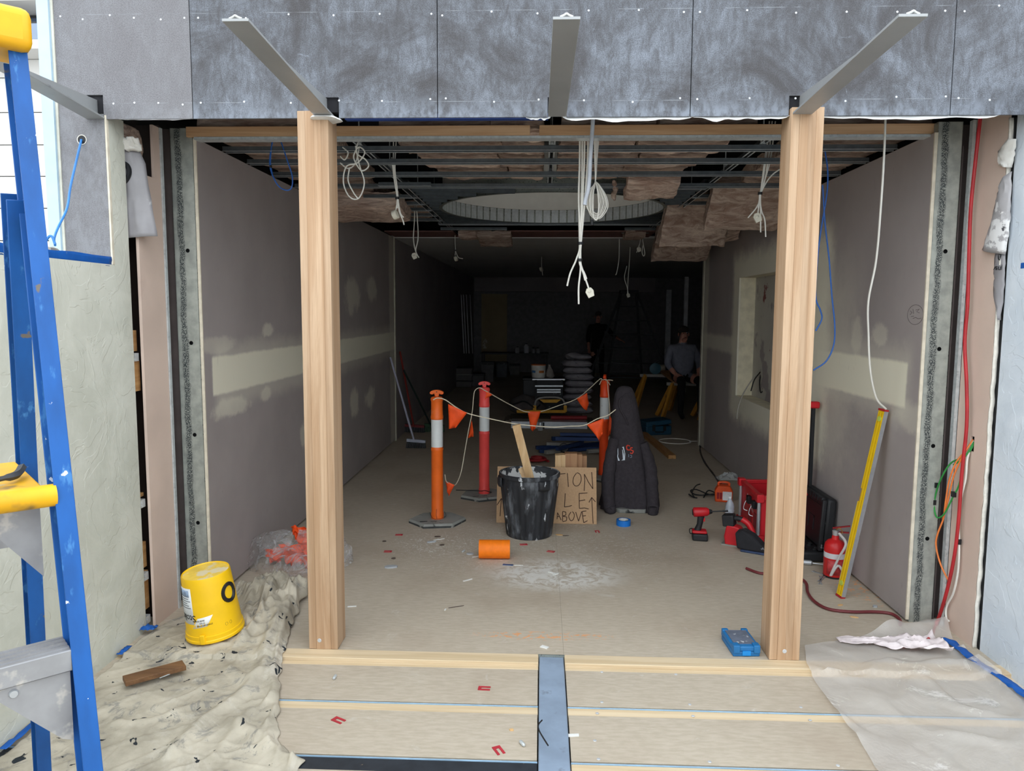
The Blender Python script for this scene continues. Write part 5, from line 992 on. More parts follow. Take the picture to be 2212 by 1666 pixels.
f2 = flapR([(2150, 548), (2146, 590), (2146, 640), (2158, 690)], [(2172, 548), (2171, 590), (2168, 640), (2162, 692)], 2.24, .012, 3); part('lower_sheet', MB().grid(f2, 6, 12).off(FR0), M_FOIL, fpR, solid=.001)
def onflap(mb, f, u0, v0, su, sv):
    return MB().add([f(min(1.2, u0+p.x*su), v0-p.y*sv)+V((-.004-p.z, -.002, 0)) for p in mb.v], mb.f)
part('printed_letters', onflap(text_mb('nsul', .04), f2, .52, .24, 11, 3.4).off(FR0), M_BLK, fpR); part('printed_letter', onflap(text_mb('0', .06), f2, .6, .06, 10, 3.0).off(FR0), M_BLK, fpR)
# blue cable through the hole in the light grey sheet
hp = W(177, 302, YF); q = W(177, 302, YF-.003)
part('cable_hole', MB().lathe([(.020, 0), (.020, .002)], 20).x(T(hp.x, YF, hp.z) @ rot('X', 90)), M_BLK, wf); part('hole_lip', MB().lathe([(.020, 0), (.024, .0015), (.0245, 0)], 20, cap=(False, False)).x(T(hp.x, YF-.001, hp.z) @ rot('X', 90)), M_GYP, wf)
wires('blue_cable', 'blue cable coming out of the hole in the light grey fascia sheet', [[(176, 302, 3.6), (172, 318, 3.57), (162, 360, 3.55), (152, 405, 3.5), (147, 440, 3.45), (140, 462, 3.4), (125, 492, 3.3), (117, 515, 3.2), (119, 530, 3.15)], [(119, 528, 3.15), (113, 512, 3.15), (106, 511, 3.15), (100, 520, 3.15)]], .0055, mat('light_blue_cable', (58, 126, 198), .45))
c = XW(105, 541, -2.16); rg = thing('debris_lump', 'crumbled mortar lump lying on the blue-taped sill', 'debris', (c.x, c.y, ZSILL)); rk = MB().ell((0, 0, .015), .05, .09, .035, 12, 8); rk.v = [v_*(1+.5*N3((v_.x*30, v_.y*30, v_.z*30))) for v_ in rk.v]; rk.v = [V((v_.x, v_.y, max(.001, v_.z))) for v_ in rk.v]; part('lump', rk, mat('mortar', (168, 162, 152), .9, 0, .25, 30), rg, sharp=20)
# ================================================================ drop cloth
def cloth_mat():
    t = NT('paint_spattered_canvas'); a = t.noise(4, 6, .6); col = t.mix(t.ramp(a, .3, .7), lin((160, 152, 136)), lin((202, 193, 175)))
    col = t.mix(t.math('MULTIPLY', t.ramp(t.noise(2.4, 8, .75, dist=1.0, off=(1, 4, 2)), .52, .66), .55), col, lin((212, 206, 194)))
    X = t.xyz(); d = t.ramp(t.noise(6, 9, .78, dist=.8, off=(2, 8, 5)), .545, .62); col = t.mix(t.math('MULTIPLY', d, .55), col, lin((112, 114, 116)))
    d2 = t.ramp(t.noise(15, 3, .5, dist=.6, off=(9, 3, 1)), .665, .68); col = t.mix(d2, col, lin((48, 52, 56)))
    t.bump(t.noise(60, 6, .7), .25, .006); return t.fin(col, .9, 0, .15)
M_CLOTH = cloth_mat()
dl = [V((-1.62, 4.5, 0)), V((-1.80, 4.15, 0)), V((-2.03, 3.85, 0))]+[V((-2.07, y, 0)) for y in (3.6, 3.3, 3.0, 2.7, 2.4, 2.1, 1.8, 1.2)]
dr_ = [G(x, y) for x, y in ((664, 1283), (640, 1330), (622, 1385), (608, 1430), (604, 1490), (600, 1550), (610, 1600), (655, 1632), (655, 1700))]+[V((-.75, 1.9, 0))]
def hill(x, y, cx, cy, rx, ry, h): q = ((x-cx)/rx)**2+((y-cy)/ry)**2; return h*math.exp(-q)
def ridge(x, y, pts, wdt, h):
    best = 9
    for a_, b_ in zip(pts, pts[1:]):
        e = b_-a_; t_ = max(0, min(1, ((x-a_.x)*e.x+(y-a_.y)*e.y)/(e.x**2+e.y**2))); best = min(best, math.hypot(x-a_.x-e.x*t_, y-a_.y-e.y*t_))
    return h*math.exp(-(best/wdt)**2)
hp_ = G(590, 1285)
R1 = [G(x, y) for x, y in ((375, 1620), (420, 1580), (480, 1530), (530, 1490), (560, 1460), (575, 1420), (590, 1380), (610, 1340))]
R2 = [G(x, y) for x, y in ((505, 1440), (540, 1465), (585, 1455), (600, 1500), (590, 1560))]; R3 = [G(x, y) for x, y in ((500, 1560), (560, 1600), (640, 1640))]; R4 = [G(x, y) for x, y in ((240, 1570), (330, 1560), (420, 1520))]; R5 = [G(x, y) for x, y in ((330, 1330), (390, 1310), (430, 1300))]; R6 = [G(x, y) for x, y in ((530, 1390), (560, 1350), (600, 1330), (635, 1310))]; R7 = [G(x, y) for x, y in ((460, 1640), (500, 1590), (540, 1540))]
def rdg(p, k): return max(0.0, 1-k*abs(N3(p)))
def aniso(x, y, deg, fa, fb, z, k):
    c, s_ = math.cos(math.radians(deg)), math.sin(math.radians(deg)); return rdg(((x*c+y*s_)*fb, (-x*s_+y*c)*fa, z), k)
def cloth_h(x, y, e):
    wx, wy = x+.05*N3((x*3, y*3, 3)), y+.05*N3((x*3, y*3, 8))
    h = .003+.003*abs(N3((x*9, y*9, 0)))+.006*aniso(wx, wy, 38, 7, 1.6, 4, 7)+.004*aniso(wx, wy, -20, 9, 2.2, 6, 7)+.003*aniso(wx, wy, 75, 12, 3, 12, 8)
    heap = min(1.1, hill(x, y, hp_.x-.03, hp_.y-.05, .30, .22, 1)+hill(x, y, hp_.x+.10, hp_.y-.35, .15, .30, .8))
    if heap > .02:
        h += heap*(.02+.05*aniso(wx, wy, 15, 9, 2.2, 5, 3.2)+.04*aniso(wx, wy, 100, 10, 2.5, 9, 3.2)+.03*aniso(wx, wy, -35, 16, 3, 2, 3)+.012*aniso(wx, wy, 60, 34, 8, 7, 2.6))
    for R_, w_, q in ((R1, .028, .036), (R2, .024, .026), (R3, .024, .02), (R4, .02, .014), (R5, .05, .05), (R6, .024, .04), (R7, .022, .018)): h += ridge(wx, wy, R_, w_*(1+.3*N3((x*5, y*5, 1))), q*(.75+.6*N3((x*4, y*4, 7))))
    ed = ridge(x, y, dr_[:8], .09, .012)*(1+2.2*aniso(wx, wy, 95, 13, 2.5, 3, 3.5)); h += max(0, ed)
    return max(.003, h*min(1, e*20+.15))
def cloth(u, v):
    a_, b_ = poly_at(dl, v), poly_at(dr_, v); b_ = b_+V((.03*N3((v*24, 1, 0)), 0, 0)); c = a_.lerp(b_, u)
    c.y += .06*N3((u*3, 7, v*2))*(1 if .05 < v < .95 else .3)
    z = cloth_h(c.x, c.y, min(1-u, .5)); return V((c.x, c.y, ZS+.001+z if c.y < 3.46 else .006+z))
dc = solo('drop_cloth', MB().grid(cloth, 170, 230), M_CLOTH, 'crumpled paint-spattered canvas drop cloth spread on the floor', 'drop cloth', sharp=180, solid=.0015)
# yellow bucket upside down
bp = G(455, 1378, .03)
yb = thing('bucket', 'yellow plastic bucket standing upside down on the drop cloth', 'bucket', M=T(bp.x, bp.y+.06, .045) @ rot('Y', -5) @ rot('X', 5))
M_YB = mat('yellow_bucket_plastic', (246, 196, 20), .4, 0, .06, 5, spot=((220, 190, 120), .68, .08, 9)); hb_ = .335; r0b, r1b = .138, .120
part('shell', MB().lathe([(r0b*1.06, 0), (r0b*1.06, .012), (r0b*1.03, .016), (r0b*1.03, .035), (r0b, .037), (r1b, hb_-.008), (r1b*.97, hb_), (r1b*.93, hb_-.006), (.01, hb_-.008)], 48), M_YB, yb)
part('dusty_bottom', MB().lathe([(r1b*.94, hb_-.0055), (.01, hb_-.004)], 40), mat('plaster_dust_on_yellow', (238, 200, 80), .8, 0, .1, 12, spot=((222, 206, 168), .48, .1, 9)), yb)
def onb(an, z, off=.001): r = lerp(r0b, r1b, z/hb_)+off; return V((r*math.cos(an), r*math.sin(an), z))
def bdecal(name, a0, a1, z0, z1, m, off=.0012, parent=yb, sk=0): return part(name, MB().grid(lambda u, v: onb(math.radians(lerp(a0, a1, u))+sk*(v-.5), lerp(z0, z1, v)+sk*.05*(u-.5), off), 14, 2), m, parent, solid=.0006)
M_WL2 = mat('white_bucket_label', (226, 230, 234), .5)
lb_ = bdecal('label', 207, 254, .10, .29, M_WL2)
ut = text_mb('Stolit', .05, .0004)
part('label_text', MB().add([onb(math.radians(222)-(p.y+0)*7.0*-1, .15+p.x*-.0-.0, .0026) for p in ut.v], ut.f) if False else MB().add([onb(math.radians(238)-p.x*7.2, .135-p.y, .0024+p.z) for p in ut.v], ut.f), M_BLK, lb_)
for k in range(5): bdecal('text_line', 212, 250-5*(k % 3), .185+.012*k, .189+.012*k, mat('grey_print_line', (120, 124, 130), .6), .0024, lb_)
bdecal('picture_print', 216, 248, .245, .28, mat('blue_grey_print', (150, 170, 200), .6, 0, .3, 60), .0024, lb_)
st2 = bdecal('sticker', 256, 290, .085, .14, mat('paper_sticker', (234, 234, 230), .6), .0014, sk=.25)
for k, s in enumerate(('STANDARD FINE', '27 KG', '08.08.2024')):
    q = text_mb(s, .011, .0003); part('sticker_text', MB().add([onb(math.radians(273)-p.x*7.2+.25*(-(k-1)*.3), .098+.012*k-p.y-p.x*.1, .0026+p.z) for p in q.v], q.f), M_BLK, st2)
part('printed_ring', MB().tube([onb(math.radians(344)+.30*math.cos(2*math.pi*k/28), .225+.044*math.sin(2*math.pi*k/28), .0004) for k in range(29)], .0105, 6, cap=False), M_BLK, yb)
for a_ in (322, 332): part('printed_icon', MB().tube([onb(math.radians(a_)+.05*math.cos(2*math.pi*k/12), .075+.008*math.sin(2*math.pi*k/12), .0005) for k in range(13)], .0015, 5), mat('brown_icon', (150, 110, 30), .6), yb)
part('lug', MB().box(-.013, .013, -r0b*1.10, -r0b, .0, .05), M_YB, yb, M=rot('Z', 0), bevel=.004)
part('wire_handle', MB().tube(cat([onb(math.radians(a_), .01, .012)*1.0+V((0, 0, -.02-.018*math.sin(math.radians((a_-180)*1.0)))) for a_ in range(180, 340, 20)], 4), .003, 6), M_GRYS, yb)
# timber offcut and nail on the cloth
p, q = G(268, 1472, .03), G(398, 1437, .03); solo('timber_offcut', MB().bar(p, q, .075, .022), M_DARKW, 'brown timber offcut lying on the drop cloth', 'timber', bevel=.002)
p, q = G(345, 1465, .022), G(378, 1452, .022); solo('nail', MB().tube([p, q], .0022, 6).tube([q, q+(q-p).normalized()*.003], .005, 8), M_GALV, 'long steel nail beside the brown offcut on the drop cloth', 'nail')
p = G(320, 1363, .02); solo('tape_scrap', MB().grid(lambda u, v: p+V((.09*(u-.5), .05*(v-.5), .018+.02*N3((u*4, v*4, 1)))), 8, 5), mat('blue_masking_tape', (20, 88, 170), .55), 'crumpled scrap of blue tape at the corner of the drop cloth', 'tape', solid=.001)
for x, y in ((263, 1409), (40, 1590)):
    p = XW(x, y, -2.10); solo('tape_scrap', MB().grid(lambda u, v: V((p.x+.03*u, p.y+(.10 if y < 1500 else .22)*(v-.5), .012+.012*N3((u*4, v*7, x)))), 4, 8), mat('blue_masking_tape', (20, 88, 170), .55), 'strip of blue tape at the foot of the grey-green wall', 'tape', 'blue tape along the wall foot', solid=.001)
# plastic bag with orange flags
p = G(605, 1240); bgc = V((p.x+.05, p.y+.12, 0)); pbg = thing('plastic_bag', 'translucent plastic bag with orange flags inside beside the timber post', 'bag', bgc)
t = NT('milky_film'); t.l(t.ramp(t.noise(9, 6, .7, dist=2), .42, .68, .16, .62), t.b.inputs['Alpha']); t.bump(t.noise(9, 5, .65, dist=2.5), .9, .05); M_MILK = t.fin(lin((216, 214, 214)), .22, 0, .7)
def bag(u, v):
    an = 2*math.pi*u; e = math.sin(math.pi*v*.5); r = (.05+.95*math.cos(math.pi*.5*v)**.6)
    x = .34*r*math.cos(an)*(1+.15*math.sin(3*an)); y = .20*r*math.sin(an); z = .20*e**.8*(1+.25*math.sin(2*an+1))
    n_ = .03*N3((x*9+3, y*9, z*12))+.03*abs(N3((x*16, y*16, z*20))); return V((x+n_, y+n_*.5, max(.004, z+n_)))
part('film', MB().grid(bag, 44, 16), M_MILK, pbg, sharp=60)
for k, (x, y, z, s) in enumerate(((.0, .0, .09, .2), (-.14, .03, .07, .14), (.14, -.02, .07, .2), (.02, .1, .2, .14), (.17, .06, .22, .16), (.10, .02, .13, .18))):
    part('orange_flag', MB().grid(lambda u, v: V((x+s*(u-.5)*(1-v*.5)+.02*N3((u*3, k, v*3)), y+.05*N3((u*3, v*4, k)), z+s*(.5-v)*.7+.03*N3((v*5, u*4, k)))), 6, 6), M_FLAG, pbg, solid=.001)
# clear sheet over the floor on the right
t = NT('clear_dust_sheet'); t.b.inputs['Alpha'].default_value = .40
nz = t.noise(5, 6, .65, dist=1.6); wht = t.ramp(t.noise(3.2, 8, .75, dist=1.0, off=(3, 1, 2)), .58, .68); al = t.math('ADD', t.math('MULTIPLY', wht, .35), .40); t.l(al, t.b.inputs['Alpha']); t.bump(nz, .5, .02); M_SHEET = t.fin(lin((226, 222, 218)), .28, 0, .55)
sl_ = [G(x, y) for x, y in ((1738, 1402), (1742, 1440), (1768, 1485), (1800, 1530), (1835, 1575), (1870, 1620), (1905, 1680))]+[V((1.5, 2.0, 0))]
sr_ = [G(x, y) for x, y in ((2035, 1350), (2060, 1390), (2105, 1425), (2150, 1460), (2200, 1490))]+[V((2.24, y, 0)) for y in (3.1, 2.7, 2.0)]
Rh = [G(x, y) for x, y in ((1830, 1358), (1900, 1365), (1960, 1375), (2040, 1362))]
def dust(u, v):
    a_, b_ = poly_at(sl_, v), poly_at(sr_, v); c = a_.lerp(b_, u); h = .006+.006*abs(N3((c.x*7, c.y*7, 4)))
    h += ridge(c.x, c.y, Rh, .07, .09)*(.6+.5*N3((c.x*9, c.y*9, 2)))
    fx = abs(N3((c.x*3+c.y*2, c.y*2.5-c.x*2, 8))); h += .02*max(0, 1-fx*6)*(1 if v > .2 else .3)
    h += .03*max(0, u-.85)/.15 if v > .3 else 0
    return V((c.x, c.y, (ZS+.002 if c.y < 3.44 else .007)+h))
solo('plastic_dust_sheet', MB().grid(dust, 70, 100), M_SHEET, 'clear plastic dust sheet taped to the floor beside the pale blue wall', 'plastic sheet', sharp=60)
tb0 = [G(x, y, .03) for x, y in ((2046, 1380), (2075, 1402), (2110, 1430), (2150, 1455), (2185, 1478), (2212, 1500))]+[V((2.25, 2.9, .03))]
solo('floor_tape', MB().grid(lambda u, v: poly_at(tb0, u)+V((.05*(v-.5)+.008*N3((u*20, 0, 1)), .03*(.5-v), .012*N3((u*16, v*2, 3)))), 60, 3), mat('blue_masking_tape', (20, 88, 170), .55), 'wavy strip of blue masking tape holding the clear dust sheet', 'tape', solid=.001)
p = G(1832, 1372, .05); solo('plastic_scrap', MB().grid(lambda u, v: V((p.x+.5*(u-.1), p.y+(.05+.16*u)*(v-.5)-.06*u+.03*N3((u*5, v*4, 4)), .022+.03*u*rdg((u*3+v*2, v*2-u, 2), 2.0)+.022*u*rdg((u*7, v*4+u*3, 1), 2.0)+.006*abs(N3((u*20, v*16, 3))))), 44, 20), mat('white_film', (228, 216, 216), .4), 'crumpled white plastic film lying on top of the clear dust sheet', 'plastic', sharp=50, solid=.0006)
# ================================================================ blue step ladder
P1 = W(166, 1400, 1.45); P2 = G(129, 1070, P1.z+.314); d = (P2-P1).normalized()
def on_line(px, py): 
    r_ = ray(px, py); n_ = d.cross(r_.cross(d)); return CAMP+r_*((P1-CAMP).dot(n_)/r_.dot(n_))
Tp = on_line(38, 108); foot = P1-d*((P1.z)/d.z)
th_ = math.radians(44); Bx = V((math.cos(th_), math.sin(th_), 0)); Dy = V((-math.sin(th_), math.cos(th_), 0))
Lb = foot-Bx*.26; LM = Matrix(((Bx.x, Dy.x, 0, Lb.x), (Bx.y, Dy.y, 0, Lb.y), (0, 0, 1, 0), (0, 0, 0, 1))); LI = LM.inverted(); lad = thing('step_ladder', 'blue fibreglass step ladder with a yellow top cap and yellow platform', 'ladder', M=LM)
M_LB = mat('blue_fibreglass', (16, 82, 152), .5, 0, .2, 12, spot=[((60, 120, 180), .6, .1, 30, 1), ((200, 206, 214), .68, .02, 26), ((104, 98, 90), .67, .03, 9)], stretch=(1, 1, .3)); M_LY = mat('ladder_yellow', (226, 168, 16), .45, 0, .12, 8, spot=[((110, 92, 60), .6, .14, 6), ((200, 180, 130), .66, .06, 14)])
M_LA = mat('scuffed_aluminium', (160, 160, 162), .5, .45, .12, 10, spot=[((62, 52, 48), .68, .03, 9), ((196, 192, 186), .58, .1, 14)])
def loc(p): return LI @ p
f0, t0 = loc(foot), loc(Tp); wf_ = .036; df_ = .072
def rail(a_, b_, sx, name='front_rail'):
    """channel: front flange, outer web, back flange (opens inward)"""
    b = MB(); e = (b_-a_).normalized(); X_ = V((sx, 0, 0)); Yn = V((0, 1, 0)); Yn = (Yn-e*Yn.dot(e)).normalized()
    for c0, cw, ch in ((V((0, 0, 0)), wf_, .004), (Yn*df_, wf_, .004)): b.bar(a_+c0, b_+c0, cw, ch, Yn)
    b.bar(a_+X_*(wf_/2-.002)+Yn*df_/2, b_+X_*(wf_/2-.002)+Yn*df_/2, .004, df_, Yn)
    return part(name, b, M_LB, lad, bevel=.0015)
cxl = -.0
R0, R1_ = f0, t0
mir = lambda p: V((-p.x+2*cx0, p.y, p.z)); cx0 = f0.x-.30+.0
rail(R0, R1_, 1); rail(mir(R0), mir(R1_), -1)
# rear rails
rt0 = loc(W(34, 432, 1.62)); rb1 = loc(W(88, 1500, 1.95)); dd = (rb1-rt0).normalized(); rfoot = rt0+dd*((0-rt0.z)/dd.z)
rail(rfoot, rt0, 1, 'rear_rail'); rail(mir(rfoot), mir(rt0), -1, 'rear_rail')
cap_w = (t0.x-cx0)+.026
cp = MB().box(cx0-cap_w, cx0+cap_w, t0.y-.035, t0.y+.12, t0.z-.005, t0.z+.085); part('top_cap', cp, M_LY, lad, bevel=.02, seg=3)
part('hinge_plate', MB().box(t0.x-.008+.03, t0.x+.03, t0.y+.0, t0.y+.09, rt0.z-.05, rt0.z+.06), M_LA, lad, bevel=.002)
def rail_at(z): t_ = (z-f0.z)/(t0.z-f0.z); return f0.lerp(t0, t_)
zs1, zs2 = P1.z, P2.z
def step(z, tread):
    p = rail_at(z); q = mir(p); st_ = part('step', MB().box(q.x+.018, p.x-.016, p.y+.0, p.y+.085, z-.004, z).box(q.x+.018, p.x-.016, p.y-.002, p.y+.002, z-.045, z).box(q.x+.018, p.x-.016, p.y+.083, p.y+.087, z-.035, z), M_LA, lad, bevel=.002)
    for k in range(4): part('tread_rib', MB().box(q.x+.02, p.x-.018, p.y+.012+.02*k, p.y+.018+.02*k, z, z+.003), M_LA, st_)
    for s, e in ((-1, p), (1, q)):
        g = e.x+s*.02; br = part('corner_brace', MB().prism([(g, z-.048), (g+s*.14, z-.048), (g+s*.13, z-.065), (g+s*.02, z-.19), (g, z-.20)], p.y+.006, p.y+.009, 'xz'), M_LA, st_)
        part('rivet', disc(MB(), (e.x, e.y-.003+.03*0, z-.165), .009, .004, 12, rot('X', 90)), M_ALU, br); part('rivet', disc(MB(), (g+s*.10, p.y+.005, z-.062), .009, .004, 12, rot('X', 90)), M_ALU, br)
for k in range(4): step(zs1-.314*k, True)
p = rail_at(zs2); q = mir(p)
pf = part('platform', MB().box(q.x+.02, p.x-.035, p.y+.02, p.y+.36, zs2+.005, zs2+.02), M_LY, lad, bevel=.004); part('platform_nose', MB().tube([(q.x+.016, p.y+.012, zs2), (p.x-.014, p.y+.012, zs2)], .024, 16), M_LY, pf)
part('cloth_scrap', MB().tube(cat([(p.x-.16, p.y+.05, zs2+.028), (p.x-.11, p.y+.08, zs2+.034), (p.x-.07, p.y+.10, zs2+.036), (p.x-.05, p.y+.16, zs2+.04)], 5), [.006]*8+[.009]*8, 5), mat('dark_grey_strap', (62, 64, 68), .7), pf)
part('side_gusset', MB().prism([(p.x-.03, zs2-.03), (p.x-.16, zs2-.03), (p.x-.03, zs2-.20)], p.y+.10, p.y+.103, 'xz'), M_LA, lad)
for z in (zs2-.135, zs2-.185): 
    t_ = (z-rfoot.z)/(rt0.z-rfoot.z); e = rfoot.lerp(rt0, t_); part('rivet', disc(MB(), (e.x, e.y-.004, z), .008, .004, 12, rot('X', 90)), M_ALU, lad)
for z in (zs2-.2, zs1-.3, .25):
    t_ = (z-rfoot.z)/(rt0.z-rfoot.z); e = rfoot.lerp(rt0, t_); q = mir(e); part('rear_brace', MB().bar(q, e, .03, .006, (0, 1, 0)), M_LA, lad)
for e in (f0, mir(f0), rfoot, mir(rfoot)): part('rubber_foot', MB().box(e.x-.025, e.x+.025, e.y-.01, e.y+.085, 0, .03), M_BLK, lad, bevel=.004)
# ================================================================ rear room
# aluminium plank and boards
p0, p1 = G(1104, 926), G(1268, 926); yP = (p0.y+p1.y)/2
pk = thing('aluminium_plank', 'aluminium scaffold plank lying in front of the yellow platform', 'plank', ((p0.x+p1.x)/2, yP, 0)); hw = (p1.x-p0.x)/2
part('side_rail', MB().box(-hw, hw, 0, .02, 0, .10), M_ALU, pk); part('deck', MB().box(-hw, hw, .02, .3, .07, .10), M_ALU, pk)
for z in (.03, .065): part('ridge', MB().box(-hw, hw, -.004, 0, z, z+.008), M_ALU, pk)
part('bracket', MB().box(-hw+.43, -hw+.49, -.012, 0, .0, .09), M_BLK, pk)
for k, (xa, xb, y, z, c, lab) in enumerate(((1088, 1285, 11.3, .0, (124, 112, 96), 'grey fibreboard sheet lowest under the yellow platform'), (1092, 1270, 11.35, .018, (138, 128, 112), 'pale fibreboard sheet second in the stack under the yellow platform'), (1100, 1262, 11.4, .036, (110, 98, 84), 'brown fibreboard sheet topmost under the yellow platform'))):
    a, b = W(xa, 890, y).x, W(xb, 890, y).x; solo('board', MB().box(a, b, y, y+.62, z, z+.016), mat('board_%d' % k, c, .8), lab, 'board')
a = W(1195, 905, 11.2); solo('red_tube', MB().tube([(W(1190, 905, 11.05).x, 11.06, .131), (W(1268, 905, 11.05).x, 11.09, .131)], .03, 12), mat('red_packet', (150, 40, 46), .5, spot=((196, 190, 186), .62, .04, 5)), 'red and white tube lying on the aluminium plank', 'tube', M=None)
# yellow folding platform
fy = 11.55; fp = thing('folding_platform', 'yellow folding work platform with grey hoop legs on the boards', 'platform', (W(1190, 890, fy).x, fy, .055)); F0 = V((W(1190, 890, fy).x, fy, .0))
def fpx(x, y, dy=0): q = W(x, y, fy+dy); return q-F0-V((0, 0, .055))
M_YP = mat('platform_yellow', (220, 160, 30), .5); M_HOOP = mat('grey_hoop', (150, 148, 142), .45, .4)
part('base_rail', MB().bar(fpx(1116, 889), fpx(1222, 889), .06, .045), M_YP, fp, bevel=.006)
part('hoop', MB().tube(cat([fpx(1156, 885), fpx(1156, 872), fpx(1164, 861), fpx(1190, 858), fpx(1212, 861), fpx(1220, 872), fpx(1221, 885)], 6), .018, 10), M_HOOP, fp)
part('yellow_web', MB().prism([(fpx(1165, 865).x, fpx(1165, 863).z), (fpx(1212, 865).x, fpx(1212, 863).z), (fpx(1203, 868).x, fpx(1203, 870).z), (fpx(1174, 868).x, fpx(1174, 870).z)], -.01, .01, 'xz'), M_YP, fp)
for x in (1155, 1221): part('yellow_leg', MB().bar(fpx(x, 876), fpx(x, 890), .05, .05), M_YP, fp)
for y, xa, xb in ((834, 1156, 1216), (842, 1160, 1211), (847, 1160, 1211)): part('rung', MB().bar(fpx(xa, y, .2), fpx(xb, y, .2), .03, .022), M_ALU, fp)
part('top_rung', MB().bar(fpx(1150, 820, .3), fpx(1220, 820, .3), .03, .02), M_ALU, fp)
for x in (1158, 1214): part('stile', MB().bar(fpx(x, 822, .28), fpx(x, 886, .1), .03, .05), M_DRK, fp)
part('dark_panel', MB().bar(fpx(1160, 853, .25), fpx(1212, 853, .25), .02, .06), M_DRK, fp)
# stand and bucket
sy_ = 12.0; z0 = W(1165, 818, sy_).z; xa, xb = W(1130, 818, sy_).x, W(1215, 818, sy_).x
stn = thing('storage_crate', 'dark storage crate carrying the white bucket', 'crate', ((xa+xb)/2, sy_+.25, 0)); hx = (xb-xa)/2
part('crate_body', MB().box(-hx, hx, -.2, .25, .0, z0-.03), M_DRK, stn, bevel=.01); part('crate_lid', MB().box(-hx-.01, hx+.01, -.21, .26, z0-.0295, z0), M_BLK, stn, bevel=.006)
bw_ = thing('bucket', 'white bucket with blue and orange print and an orange rim', 'bucket', (W(1163, 818, sy_+.2).x, sy_+.2, z0)); hh = W(1163, 787, sy_+.2).z-z0; r = (W(1179, 790, sy_).x-W(1147, 790, sy_).x)/2
M_WB = mat('white_bucket', (214, 210, 202), .45); part('shell', MB().lathe([(r*.88, 0), (r*.9, .005), (r, hh*.93)], 28), M_WB, bw_); part('orange_rim', MB().lathe([(r*1.03, hh*.93), (r*1.03, hh), (r*.9, hh)], 28), mat('orange_rim', (196, 110, 56), .5), bw_)
for nm, a0, a1, m in (('blue_print', 205, 245, mat('blue_print', (80, 130, 186), .5)), ('orange_print', 275, 320, mat('orange_print', (206, 122, 62), .5))): part(nm, MB().grid(lambda u, v: V((r*.965*math.cos(math.radians(lerp(a0, a1, u))), r*.965*math.sin(math.radians(lerp(a0, a1, u))), lerp(.38, .55, v)*hh)), 8, 1), m, bw_, solid=.001)
pp = thing('paper_sack', 'small pale crumpled sack standing beside the white bucket', 'sack', (W(1187, 818, sy_+.15).x, sy_+.15, z0)); part('sack', MB().lathe([(.06, 0), (.075, .03), (.05, .12), (.015, .19), (.02, .22)], 14, fn=lambda g, z: 1+.2*math.sin(3*g+z*20)), mat('pale_sack', (150, 142, 136), .9), pp)
cb = thing('canvas_bag', 'dark canvas bag lying beside the folding platform', 'bag', (W(1140, 855, 11.7).x, 11.8, .055)); mbb = MB().ell((0, 0, .16), .30, .22, .16, 20, 12); mbb.v = [v_*(1+.18*N3(v_*7)) for v_ in mbb.v]; part('bag_body', mbb, mat('dark_canvas', (84, 78, 78), .95, 0, .2, 10), cb); part('strap', MB().tube(cat([(-.22, -.18, .2), (-.05, -.26, .26), (.12, -.26, .16), (.2, -.18, .2)], 5), .014, 6), M_DRK, cb)
# plaster bags
by = 12.6; xa, xb = W(1217, 850, by).x, W(1280, 850, by).x; xm, hwid = (xa+xb)/2, (xb-xa)/2
M_SACK = mat('grey_paper_sack', (160, 156, 160), .85, 0, .12, 6, spot=((96, 96, 108), .64, .03, 12)); sh = []
for v in range(3):
    b = MB(); n1, n2 = 20, 12
    def f(u, w_, top, v=v):
        x, y = (u-.5)*2, (w_-.5)*2; prof = (max(0, 1-abs(x)**4)*max(0, 1-abs(y)**4))**.45
        return V((x*hwid*(1+.03*N3((y*3, v, top))), y*.21, .057+(.055 if top else -.052)*prof+.012*N3((x*4, y*5, v*3+top))))
    b.grid(lambda u, w_: f(u, w_, 1), n1, n2); b.grid(lambda u, w_: f(1-u, w_, 0), n1, n2); sh.append(b.me('plaster_bag', M_SACK, 70))
nb = 8; hz = W(1245, 778, by).z/nb
for k in range(nb):
    o = link('plaster_bag', sh[k % 3], None, T(xm+random.uniform(-.03, .03), by, .0+k*hz) @ rot('Z', random.uniform(-4, 4)+(180 if k % 2 else 0))); tag(o, 'grey paper plaster bag, %s in the tall stack' % ['lowest', 'second from the floor', 'third from the floor', 'fourth from the floor', 'fifth from the floor', 'sixth from the floor', 'seventh from the floor'][k] if k < nb-1 else 'grey plaster bag topmost of the stack under the crumpled empty bag', 'bag', 'plaster bags in a stack')
cr_ = MB().ell((0, 0, .05), hwid*.9, .18, .05, 22, 12); cr_.v = [V((v_.x, v_.y, max(.0, v_.z+.07*N3((v_.x*6, v_.y*6, 1))))) for v_ in cr_.v]; tag(part('empty_bag', cr_, M_SACK, None, T(xm, by, nb*hz+.012), sharp=25), 'crumpled empty bag on top of the plaster bag stack', 'bag')
